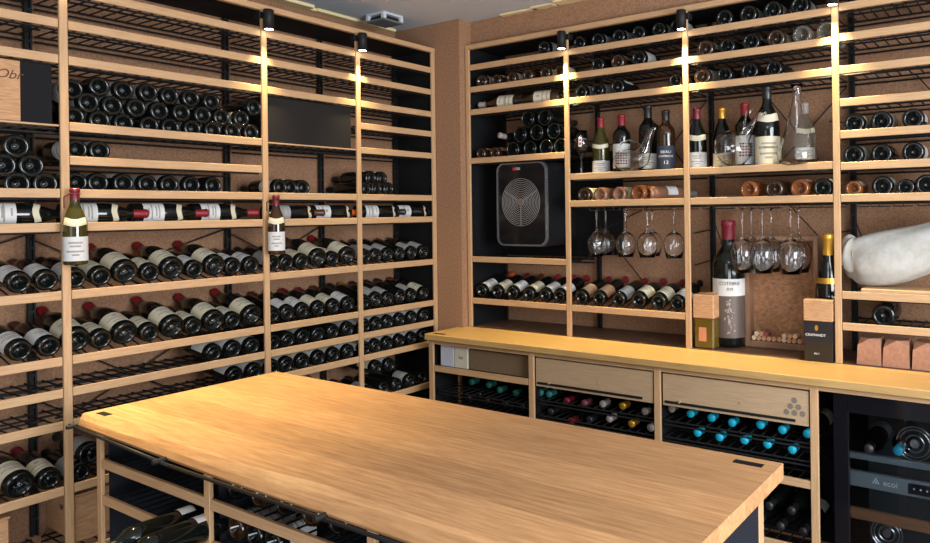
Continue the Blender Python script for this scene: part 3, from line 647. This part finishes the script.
rowR([(853, 155.5), (881, 153.8), (912.7, 152)], 'fourth', RZ['q6'], 'lower of two rows of three', BGB)
rowR([(853, 191.5), (882, 188.2), (905.5, 190), (926, 187)], 'fourth', RZ['q7'], 'shelf above empty hanger', [('half', GLR, 'gold', 'cream', 'small amber base'), BGB, ('half', GL, 'black', 'grey', 'small dark base'), BGB])
rowR([(893, 5), (925, 1)], 'fourth', RZ['q1'], 'top shelf', [('half', GLR, 'gold', 'cream', 'amber glass'), ('half', GLR, 'gold', 'cream', 'amber glass')])
q = onY(883, 314, RY+.02); bottle((q.x, RY+.02, RZ['q9']-.011+.0455), (0, 1, .03), 'single big dark bottle lying on the shelf under the canvas sack', 'magnum', GL, 'black', None)

# standing bottles, glasses and decanters on the m4 shelf
Z4 = RZ['m4']-.0105
VR = Vector((.45, -1, 0))
hero((1.018, .15, Z4), 'standing green bottle with red capsule and white label, beside the wine glass', 'burgundy', GLG, 'red', 'white', (.012, .072), fat=1.10, up=VR, med=(.135, .155), arc=170)
t_ = hero((1.140, .15, Z4), 'standing bottle with long red capsule and red emblem label, left of the duck decanter', 'bordeaux', GL, 'red', 'white', (.030, .150), fat=1.2, up=VR, foil_len=.075, arc=150, ink=False)
def emblem_dots(t, r, z, m1, m2):
    b = bmesh.new()
    for i in range(-2, 3):
        for j in range(-2, 3):
            a = i*.011/r*1.0; zz = z+j*.013
            c = Vector((r*math.cos(a), r*math.sin(a), zz)); n = Vector((math.cos(a), math.sin(a), 0))
            rod(b, c-n*.001, c+n*.0008, .0042, 8, mi=0 if abs(i) < 2 and abs(j) < 2 and (i+j) % 2 == 0 else 1)
    obj('label_emblem', b, [m1, m2], t)
emblem_dots(t_, .0382, .078, INKR, INKD)
hero((1.268, .19, Z4), 'tall dark bottle with grey capsule standing behind the duck decanter', 'bordeaux', GL, 'black', 'white', (.02, .085), fat=1.12, up=VR, foil_len=.07, zs=1.0, scale=1.13)
hero((1.384, .15, Z4), 'standing dark bottle with framed navy label, right of the duck decanter', 'bordeaux', GL2, 'black', 'navy', (.012, .125), fat=1.22, up=VR, foil_len=.05, ink=False, scale=1.0, text=(('BEAU', .018, .095, WHT), ('DOMAINE', .014, .075, WHT), ('12', .022, .045, WHT)))
hero((1.545, .15, Z4), 'standing bottle with burgundy capsule, half hidden by the middle rack post', 'burgundy', GL, 'wine', 'white', (.014, .085), fat=1.12, up=VR, med=(.14, .165))
hero((1.650, .20, Z4), 'gold-capped dark bottle standing behind the round decanter', 'burgundy', GL, 'gold', 'cream', (.02, .08), fat=1.1, up=VR, foil_len=.07)
t_ = hero((1.772, .17, Z4), 'red-capped bottle with red emblem label, between round decanter and big bottle', 'bordeaux', GL, 'red', 'white', (.020, .150), fat=1.2, up=VR, foil_len=.07, ink=False, arc=160)
emblem_dots(t_, .0382, .085, INKR, INKD)
hero((1.885, .14, Z4), 'large dark bottle with wide cream label, left of the cone decanter', 'magnum', GL, 'black', 'cream', (.010, .118), fat=1.05, up=VR, med=(.175, .205), scale=1.14, arc=170, text=(('BOURGOGNE', .012, .075, INKD),))
hero((2.035, .19, Z4), 'pale green bottle with white label seen through the cone decanter', 'burgundy', GLC, 'white', 'white', (.020, .085), fat=1.15, up=VR, med=(.15, .172), scale=.95)
def glass_obj(base, label, h=.225, R_=.046, up=True, group=None, name='wine_glass'):
    s = 1 if up else -1; b = bmesh.new()
    P = [(0, 0), (.036, 0), (.036, .0015), (.006, .007), (.0052, .015), (.0048, h*.42), (.008, h*.45), (R_*.72, h*.54), (R_, h*.68), (R_*.96, h*.80), (R_*.74, h),
         (R_*.72, h), (R_*.93, h*.80), (R_*.97, h*.68), (R_*.69, h*.555), (.006, h*.475), (0, h*.47)]
    lathe(b, [(r, z*s) for r, z in P], 28)
    o = obj(name, b, CLEAR, None, True); o.location = base; tag(o, label, 'wine glass', group); return o
g = glass_obj((.900, .15, Z4), 'clear wine glass with red crest standing at the left end of the bottles', .235, .040)
b = bmesh.new(); box(b, (-.008, -.0395, .150), (.008, -.0385, .200), mi=1); box(b, (-.005, -.0402, .158), (.005, -.0394, .172), mi=0); box(b, (-.005, -.0402, .178), (.005, -.0394, .190), mi=0)
o = obj('crest', b, [INKR, WHT]); o.parent = g; o.rotation_euler = (0, 0, .4)
zh = RZ['m5']-TH-.0175
ordl = ['first', 'second', 'third', 'fourth', 'fifth', 'sixth']
for i, (px, Y, f_) in enumerate(((596.5, .14, 0), (605.5, .24, 1), (625.5, .14, 0), (647, .14, 0), (652, .24, 1), (673.7, .14, 0))):
    x = onY(px, 215, Y).x
    glass_obj((x, Y, zh), 'hanging clear wine glass, %s from left, second bay of the right rack' % ordl[i], .235, .052, False, 'hanging glasses in the second bay')
for i, (px, Y) in enumerate(((742, .13), (751, .23), (762, .13), (771, .23), (790.3, .13), (798.5, .23))):
    x = onY(px, 215, Y).x
    glass_obj((x, Y, zh), 'hanging clear wine glass, %s from left, above the framed cork box' % ordl[i], .290, .056, False, 'hanging glasses in the third bay')
def tube(bm, pts, rads, n=16):
    rings = []
    for i, p in enumerate(pts):
        p = Vector(p); d = (Vector(pts[min(i+1, len(pts)-1)])-Vector(pts[max(i-1, 0)])).normalized()
        s = d.cross(Vector((0, 1, .01))).normalized(); t = d.cross(s)
        rx, ry = rads[i] if isinstance(rads[i], tuple) else (rads[i], rads[i])
        rings.append([bm.verts.new(p+s*rx*math.cos(2*PI*k/n)+t*ry*math.sin(2*PI*k/n)) for k in range(n)])
    for A, B in zip(rings, rings[1:]):
        for k in range(n): bm.faces.new((A[k], A[(k+1) % n], B[(k+1) % n], B[k]))
    return rings
def hollow(bm, pts, rads, th=.0045, n=20):
    A = tube(bm, pts, rads, n); B = tube(bm, pts, [(max(.001, (r[0] if isinstance(r, tuple) else r)-th), max(.001, (r[1] if isinstance(r, tuple) else r)-th)) for r in rads], n)
    bm.faces.new(A[0]); bm.faces.new(B[0][::-1])
    for k in range(n): bm.faces.new((A[-1][k], A[-1][(k+1) % n], B[-1][(k+1) % n], B[-1][k]))
# duck decanter
b = bmesh.new(); c = Vector((1.232, .088, Z4+.001))
pp = [(-.088, .070), (-.082, .068), (-.065, .062), (-.030, .055), (.010, .056), (.045, .070), (.062, .100), (.078, .140), (.100, .180), (.118, .205)]
rr2 = [.004, .022, .040, .052, .053, .044, .030, .020, .0165, .0185]
pp = [(x*1.12, z*1.1) for x, z in pp]; rr2 = [q*1.12 for q in rr2]
hollow(b, [c+Vector((x, 0, z)) for x, z in pp], rr2)
t = empty('decanter'); tag(t, 'clear duck-shaped glass decanter with slanted neck on the upper shelf', 'decanter'); obj('vessel', b, CLEAR, t, True)
b = bmesh.new(); H = [(-.075, .095), (-.078, .125), (-.055, .150), (-.015, .158), (.025, .148), (.060, .115)]
tube(b, [c+Vector((x, -.004, z)) for x, z in H], [.005]*6, 10); obj('handle', b, CLEAR, t, True)
# round decanter
b = bmesh.new(); c = Vector((1.740, .098, Z4+.003))
N_ = 12; pts = []; rd = []
for i in range(N_):
    a = PI*(.02+.86*i/(N_-1)); pts.append(c+Vector((-.088*math.cos(a)*.62, 0, .088-.088*math.cos(a)*.62))); rd.append(.088*math.sin(a))
for k, (x, z) in enumerate(((.085, .178), (.105, .202), (.130, .228), (.150, .246))): pts.append(c+Vector((x, 0, z))); rd.append((.020, .017, .018, .022)[k])
hollow(b, pts, rd, n=24)
t = empty('decanter'); tag(t, 'round clear glass decanter with slanted neck in front of the gold-capped bottle', 'decanter'); obj('vessel', b, CLEAR, t, True)
b = bmesh.new(); H = [(.078, .150), (.088, .200), (.100, .245), (.112, .262), (.122, .252), (.112, .235)]
tube(b, [c+Vector((x-.03, -.006, z)) for x, z in H], [.004]*6, 10); obj('handle', b, CLEAR, t, True)
# cone decanter
b = bmesh.new(); lathe(b, [(0, .004), (.070, 0), (.086, .010), (.092, .035), (.084, .075), (.055, .170), (.030, .255), (.019, .300), (.020, .330), (.030, .352), (.028, .352), (.018, .330), (.0172, .300), (.028, .255), (.053, .170), (.082, .075), (.090, .035), (.084, .014), (0, .010)], 32)
o = obj('decanter', b, CLEAR, None, True); o.location = (2.025, .115, Z4+.001); tag(o, 'tall cone-shaped clear glass decanter at the right end of the upper shelf', 'decanter')
o.scale = (.90, .40, .985)
o.scale = (.9, .9, .985)

# ------------------------------------------------------------------ fan unit
t = empty('cooling_unit'); tag(t, 'black rounded cooling unit with round fan grille in the right rack', 'cooling unit')
def rrect(bm, x0, x1, z0, z1, r, y, n=6):
    vs = []
    for cx_, cz_, a0 in ((x1-r, z1-r, 0), (x0+r, z1-r, PI/2), (x0+r, z0+r, PI), (x1-r, z0+r, 3*PI/2)):
        for i in range(n+1):
            a = a0+PI/2*i/n; vs.append(bm.verts.new((cx_+r*math.cos(a), y, cz_+r*math.sin(a))))
    return vs
def prism(bm, A, B, mi=0):
    n = len(A)
    for i in range(n): bm.faces.new((A[i], A[(i+1) % n], B[(i+1) % n], B[i])).material_index = mi
fx0, fx1, fz0, fz1, fy = .368, .712, 1.352, 1.810, .100
b = bmesh.new(); A = rrect(b, fx0, fx1, fz0, fz1, .05, fy+.012); B = rrect(b, fx0-.0, fx1, fz0, fz1, .05, .372); prism(b, A, B); b.faces.new(A); b.faces.new(B[::-1]); obj('housing', b, mat('satin_black', (.015, .016, .018), .35), t)
b = bmesh.new(); A = rrect(b, fx0, fx1, fz0, fz1, .05, fy+.012); B = rrect(b, fx0+.004, fx1-.004, fz0+.004, fz1-.004, .047, fy-.002); C_ = rrect(b, fx0+.012, fx1-.012, fz0+.012, fz1-.012, .042, fy-.002); D_ = rrect(b, fx0+.012, fx1-.012, fz0+.012, fz1-.012, .042, fy+.004)
prism(b, A, B); prism(b, B, C_); prism(b, C_, D_); obj('rim', b, mat('gunmetal_rim', (.30, .33, .36), .25, .8), t)
b = bmesh.new(); A = rrect(b, fx0+.012, fx1-.012, fz0+.012, fz1-.012, .042, fy+.004); b.faces.new(A); obj('front_panel', b, mat('gloss_black_front', (.008, .008, .009), .12), t)
b = bmesh.new(); fc_ = Vector(((fx0+fx1)/2-.004, fy+.002, (fz0+fz1)/2+.01))
for r_ in [.020+.0098*i for i in range(12)]:
    path(b, [fc_+Vector((r_*math.cos(a*PI/20), 0, r_*math.sin(a*PI/20))) for a in range(41)], .0013, 4)
for a in (1, 5, 9): rod(b, fc_+Vector((.018*math.cos(a*PI/6), .001, .018*math.sin(a*PI/6))), fc_+Vector((.128*math.cos(a*PI/6), .001, .128*math.sin(a*PI/6))), .0015, 4)
obj('fan_grille', b, mat('grille_grey', (.42, .42, .42), .4, .4), t)
b = bmesh.new(); lathe(b, [(0, -.002), (.016, -.002), (.018, .001), (0, .001)], 20); bmesh.ops.rotate(b, verts=b.verts, cent=(0, 0, 0), matrix=Matrix.Rotation(PI/2, 3, 'X')); bmesh.ops.translate(b, verts=b.verts, vec=fc_); obj('fan_hub', b, CHROME, t)
b = bmesh.new(); rod(b, (.492, fy+.004, 1.772), (.492, fy+.0015, 1.772), .009, 16); obj('logo_mark', b, INKR, t)
o = link('logo_text', text_mesh('OX', .020, .0003, WHT), t); o.location = (.519, fy+.0022, 1.772); o.rotation_euler = (PI/2, 0, 0)

# ------------------------------------------------------------------ on the worktop
t_ = hero((1.668, .215, ZC+.0005), 'giant dark wine bottle with white band and grey printed wrap on the worktop', 'bordeaux', GL, 'wine', 'white', (.122, .162), up=VR, scale=1.0, foil_len=.045, arc=359, ink=False)
t_.scale = (1.98, 1.98, 1.96)
link('printed_wrap', label_mesh('bordeaux', 'wrap', .024, .122, 359, False), t_)
link('label_print', wrap_text('COTEBRIE', .011, .0384, .151, INKD), t_); link('label_print', wrap_text('XVI', .010, .0384, .138, INKD), t_)
b = bmesh.new(); R2 = random.Random(3)
for i in range(46):
    a = R2.gauss(0, .14); z = R2.uniform(.034, .114); c = Vector((.0379*math.cos(a), .0379*math.sin(a), z)); n = Vector((math.cos(a), math.sin(a), 0))
    rod(b, c, c+n*.0008, R2.uniform(.0010, .0028), 7)
obj('wrap_pattern', b, FO['white'], t_)
# spirit bottle with wooden cap
t = empty('spirit_bottle'); tag(t, 'square amber bottle with big wooden cap beside the middle rack post', 'bottle')
x0, x1 = 1.528+.018, 1.643
obj('glass', box(bmesh.new(), (x0, .085, ZC+.001), (x1, .185, 1.040), .006), mat('amber_block', (.20, .13, .02), .06, trans=.4), t)
obj('cap', box(bmesh.new(), (x0-.003, .080, 1.041), (x1+.003, .190, 1.150), .004), CRATE, t)
obj('label', box(bmesh.new(), (x0+.025, .083, ZC+.035), (x1-.035, .0848, 1.000)), mat('salmon_label', srgb(196, 128, 92), .6), t)
# framed cork box
t = empty('framed_box'); tag(t, 'shallow framed wooden display box with wine corks along its bottom', 'display box')
X0, X1, Z0_, Z1_ = 1.735, 2.072, ZC+.001, 1.415; ya, yb = .235, .300
FR = noisy('frame_wood', srgb(120, 88, 66), srgb(152, 116, 90), (30, 30, 4), 3, rough=.6)
b = bmesh.new()
for a, c in (((X0, ya, Z0_), (X0+.022, yb, Z1_)), ((X1-.022, ya, Z0_), (X1, yb, Z1_)), ((X0+.022, ya, Z0_), (X1-.022, yb, Z0_+.030)), ((X0+.022, ya, Z1_-.022), (X1-.022, yb, Z1_))): box(b, a, c, .002)
obj('frame', b, FR, t)
obj('back_board', box(bmesh.new(), (X0, yb, Z0_), (X1, yb+.006, Z1_)), noisy('aged_board', srgb(120, 84, 58), srgb(176, 132, 96), (6, 1, 9), 9, 8, rough=.8, bump=.4), t)
b = bmesh.new(); R3 = random.Random(11)
for k in range(7):
    x = X0+.06+R3.uniform(0, .06); z = Z1_-.10-k*.045; P = [Vector((x, yb-.001, z))]
    for i in range(26):
        P.append(P[-1]+Vector((.0065, 0, R3.uniform(-.008, .008))))
        if P[-1].x > X1-.05: break
    path(b, P, .0008, 4)
obj('engraving', b, INK, t)
CK = noisy('cork', srgb(176, 126, 88), srgb(214, 168, 128), (1, 1, 1), 90, rough=.9)
ck = [CK, mat('stained_cork', srgb(150, 80, 74), .9), mat('pale_cork', srgb(222, 196, 166), .9)]
k = 0
for row, nn, zz in ((0, 11, Z0_+.030+.0112), (1, 6, Z0_+.030+.0112+.0195)):
    for i in range(nn):
        x = X0+.040+i*.0232+(.0116 if row else 0)+(.06 if row and i > 2 else 0)
        if x > X1-.036: continue
        b = bmesh.new(); yj = ya+.004+R3.uniform(0, .012); rod(b, (0, 0, 0), (0, .042, 0), .0108, 16)
        o = obj('cork', b, ck[R3.choice([0, 0, 1, 2])]); o.location = (x, yj, zz); tag(o, 'wine cork lying in the bottom of the framed display box', 'cork', 'corks in the display box')
# champagne magnum and gift box
t_ = hero((2.128, .185, ZC+.001), 'magnum of sparkling wine with gold neck foil behind the small black gift box', 'burgundy', GL, 'gold', None, None, up=VR, foil_len=.075)
t_.scale = (1.36, 1.36, 1.80)
b = bmesh.new(); rn = .0409
for z in (.175,):
    lathe(b, [(rad_at('burgundy', z)+.001, z), (rad_at('burgundy', z+.013)+.001, z+.013)], 24)
obj('neck_band', b, FO['gold'], t_, True)
t = empty('gift_box'); tag(t, 'black gift box with wood-coloured top and pale crest, beside the last post', 'box')
x0, x1, y0, y1 = 2.060, 2.176, .050, .108
obj('carton', box(bmesh.new(), (x0, y0, ZC+.001), (x1, y1, 1.070), .001), mat('olive_black_card', (.022, .016, .010), .35), t)
obj('black_band', box(bmesh.new(), (x0-.0008, y0-.0008, .985), (x1+.0008, y1+.0008, 1.068)), FO['black'], t)
obj('wooden_top', box(bmesh.new(), (x0-.001, y0-.001, 1.070), (x1+.001, y1+.001, 1.158), .002), CRATE, t)
o = link('logo_text', text_mesh('CRAMANDT', .015, .0003, WHT), t); o.location = (2.108, y0-.0016, 1.012); o.rotation_euler = (PI/2, 0, 0)
b = bmesh.new(); lathe(b, [(0, 0), (.009, 0), (.009, .0012), (0, .0012)], 20); bmesh.ops.rotate(b, verts=b.verts, cent=(0, 0, 0), matrix=Matrix.Rotation(PI/2, 3, 'X')); bmesh.ops.scale(b, verts=b.verts, vec=(.75, 1, 1.35)); bmesh.ops.translate(b, verts=b.verts, vec=(2.112, y0-.0008, 1.042)); obj('crest', b, FO['gold'], t)
o = link('small_print', text_mesh('BRUT', .009, .0003, WHT), t); o.location = (2.112, y0-.0006, .935); o.rotation_euler = (PI/2, 0, 0)
# canvas sack on its board
o = obj('wooden_board', box(bmesh.new(), (2.285, RY+.004, RZ['q8']+.0005), (2.70, RY+.18, RZ['q8']+.014), .002), WX); tag(o, 'thin pale wooden board under the canvas sack', 'board')
b = bmesh.new(); S = []; R4 = random.Random(5)
secs = [(2.196, 1.335, .012, .040), (2.200, 1.335, .050, .078), (2.222, 1.338, .055, .092), (2.238, 1.330, .050, .082), (2.252, 1.320, .062, .095), (2.28, 1.318, .076, .106), (2.33, 1.322, .086, .112), (2.40, 1.334, .092, .115), (2.48, 1.355, .092, .108), (2.56, 1.388, .090, .102), (2.64, 1.410, .086, .098), (2.70, 1.42, .07, .08), (2.73, 1.42, .02, .03)]
n = 40
for k, (x, z, ry, rz) in enumerate(secs):
    ring = []
    for i in range(n):
        a = 2*PI*i/n; f = 1+.05*math.sin(a*5+k*.9)*(1.8 if k < 5 else .5)+.018*math.sin(a*11+k*1.7)+R4.uniform(-.012, .012)
        zz = z+rz*f*math.sin(a)
        ring.append(b.verts.new((x+.012*math.sin(a*3+k)*(1 if k < 4 else .3), RY+.115+ry*f*math.cos(a), max(zz, RZ['q8']+.0155))))
    S.append(ring)
for A, B in zip(S, S[1:]):
    for i in range(n): b.faces.new((A[i], A[(i+1) % n], B[(i+1) % n], B[i]))
b.faces.new(S[0]); b.faces.new(S[-1][::-1])
t = empty('canvas_sack'); tag(t, 'stuffed pale canvas sack lying on the right-hand shelf', 'sack')
o = obj('cloth', b, noisy('canvas', srgb(168, 164, 152), srgb(194, 194, 190), (1, 1, 1), 18, 6, rough=.95, bump=.6), t, True)
sb = o.modifiers.new('s', 'SUBSURF'); sb.levels = 1; sb.render_levels = 1
b = bmesh.new(); path(b, [(2.241, RY+.115+.052*math.cos(a*PI/10), 1.330+.077*math.sin(a*PI/10)) for a in range(21)], .0028, 6); obj('drawstring', b, mat('cord', srgb(170, 160, 140), .9), t, True)
# paper boxes on the worktop
PK = noisy('pink_brown_card', srgb(150, 106, 82), srgb(176, 130, 104), (1, 1, 1), 60, rough=.85)
for i, (xa, xb, tx) in enumerate(((2.262, 2.356, 'left one of the pink-brown card boxes under the sack shelf'), (2.360, 2.460, 'middle one of the pink-brown card boxes under the sack shelf'), (2.468, 2.575, 'right one of the pink-brown card boxes, cut by the photo edge'))):
    b = bmesh.new(); yy0, yy1 = .085, .200; zt = 1.008
    lo = [b.verts.new(v) for v in ((xa, yy0, ZC+.001), (xb, yy0, ZC+.001), (xb, yy1, ZC+.001), (xa, yy1, ZC+.001))]
    mi_ = [b.verts.new(v) for v in ((xa+.004, yy0, zt-.030), (xb-.002, yy0, zt-.030), (xb-.002, yy1, zt-.030), (xa+.004, yy1, zt-.030))]
    tm_ = b.verts.new(((xa+xb)/2, yy0+.004, zt)); t2 = [b.verts.new(v) for v in ((xa+.010, yy0+.034, zt), (xb-.008, yy0+.034, zt), (xb-.008, yy1-.006, zt), (xa+.010, yy1-.006, zt))]
    b.faces.new(lo[::-1])
    for j in range(4): b.faces.new((lo[j], lo[(j+1) % 4], mi_[(j+1) % 4], mi_[j]))
    b.faces.new((mi_[0], mi_[1], tm_)); b.faces.new((mi_[0], tm_, t2[0])); b.faces.new((mi_[1], t2[1], tm_)); b.faces.new((tm_, t2[1], t2[2], t2[3], t2[0]))
    b.faces.new((mi_[1], mi_[2], t2[2], t2[1])); b.faces.new((mi_[2], mi_[3], t2[3], t2[2])); b.faces.new((mi_[3], mi_[0], t2[0], t2[3]))
    o = obj('card_box', b, PK); tag(o, tx, 'box', 'pink-brown card boxes')

# ------------------------------------------------------------------ bottles in the base cabinet (necks to the front)
def neckout(px, py, foil, label, Ytip=-.165, kind='burgundy', glass=GL, lab=None, dx=0, rise=0, group=None):
    q = onY(px, py, Ytip); h = SH[kind][1]; ax = Vector((dx, -1, rise)).normalized()
    bottle(Vector((q.x, q.y, q.z))-ax*h, ax, label, kind, glass, foil, lab, spin=0, group=group, lz=(.03, .11))
U = [(690, 414), (711, 418), (731.5, 423), (760, 425), (782, 430), (807, 434)]
for i, (x, y) in enumerate(U):
    neckout(x, y, 'teal', '%s turquoise-capped bottle from left, upper row under the emblem drawer' % ORD[i], lab='cream', group='turquoise-capped bottles')
for i, (x, y) in enumerate([(697, 433), (719, 437.5), (744, 440.5), (767, 444.5), (792, 450)]):
    neckout(x, y, 'teal', '%s turquoise-capped bottle from left, lower row under the emblem drawer' % ORD[i], Ytip=-.18, lab='cream', group='turquoise-capped bottles')
M_ = [(548.2, 392.3, 'green'), (535.8-0+4, 390.7+0, 'green'), (566, 399, 'wine'), (583.8, 401.5, 'pink'), (602, 402.3, 'white'), (622, 404, 'gold'), (644.4, 409.8, 'white')]
for i, (x, y, fo) in enumerate(sorted(M_)):
    neckout(x, y+2, fo, '%s bottle from left, upper row under the plain drawer, %s cap' % (ORD[i], {'green': 'green', 'wine': 'burgundy', 'pink': 'pinkish', 'white': 'pale', 'gold': 'gold'}[fo]), Ytip=-.15, kind='bordeaux', lab='cream', group='bottles under the plain drawer')
for i, (x, y, fo) in enumerate([(550, 412, 'black'), (569.8, 421.7, 'red'), (589, 420, 'black'), (608.7, 419, 'white'), (631, 424, 'gold'), (650, 428, 'white')]):
    neckout(x, y, fo, '%s bottle from left, lower row under the plain drawer, %s cap' % (ORD[i], {'black': 'black', 'red': 'red', 'white': 'pale', 'gold': 'gold'}[fo]), Ytip=-.17, kind='bordeaux', lab='tan', group='bottles under the plain drawer')
for i, (x, y, fo) in enumerate([(671, 403, 'pink'), ]):
    neckout(x, y+6, 'white', 'pale-capped bottle between the middle cabinet post and the turquoise row', Ytip=-.14, kind='bordeaux', lab=None)
for i, (x, y) in enumerate([(471, 382), (488, 385), (499, 390), (515, 393)]):
    neckout(x, y, 'green', '%s green-capped bottle from left under the open cabinet compartment' % ORD[i], Ytip=-.10, kind='bordeaux', lab='grey', group='green-capped bottles')
for i, (x, y) in enumerate([(468, 398), (486, 401), (505, 404), (522, 407)]):
    neckout(x, y, 'black', '%s black-capped bottle from left under the open cabinet compartment' % ORD[i], Ytip=-.12, kind='bordeaux', lab='tan', rise=.0, group='black-capped bottles')
LOWS = [(1.93, .28), (2.02, .28), (2.11, .28), (1.975, .352), (2.065, .352)]
for i, (x, z) in enumerate(LOWS):
    bottle((x, .12, z), (0, -1, 0), 'dark bottle lying behind the table corner, %s' % ['lower row left', 'lower row centre', 'lower row right', 'upper row left', 'upper row right'][i], 'burgundy', GL, 'black', 'grey', spin=.3*i, group='bottles low in the base cabinet')

# ------------------------------------------------------------------ bottles inside the table
for i, (x, y) in enumerate([(233, 497), (257, 506), (282, 516), (309, 526), (336, 536)]):
    q = onY(x, y, tf+.045); bottle((q.x, tf+.045, .763-.0108+.0372), (0, 1, 0), '%s bottle from left, upper shelf of the table, below the front rod' % ORD[i], 'bordeaux', GL2 if i % 2 else GL, 'black', 'grey', spin=R.uniform(-2, 2), group='bottles on the upper table shelf')
for i, x in enumerate([1.03, 1.115, 1.20]):
    bottle((x, tf+.045, .648-.0108+.0372), (0, 1, 0), '%s bottle from left, second table shelf right of the second leg' % ORD[i], 'bordeaux', GL2 if i == 0 else GL, 'black', 'white', spin=.2, group='bottles on the second table shelf')
for i, (px, py) in enumerate([(181, 509), (197, 517)]):
    q = onZ(px, py, .712)
    bottle((q.x, q.y+.07, .648-.0108+.0372), (0, -1, 0), '%s of two white-labelled bottles inside the table, left of the second leg' % ['left', 'right'][i], 'bordeaux', GL, 'black', 'white', lz=(.04, .08), arc=90, ink=False, spin=.1, group='bottles deep on the second table shelf')
for i, x in enumerate([.46, .55, .64, .73, .82]):
    bottle((x, tf+.06, .40-.0108+.0405), (0, 1, 0), '%s bottle from left in the bottom row under the table' % ORD[i], 'burgundy', GL, 'black', 'white', spin=.0, group='bottles low in the table')
for i, x in enumerate([.505, .595, .685, .775]):
    bottle((x, tf+.12, .40-.0108+.0405+.0675), (0, 1, 0), '%s bottle from left in the stacked row under the table' % ORD[i], 'burgundy', GL, 'black', None, spin=.0, group='bottles low in the table')
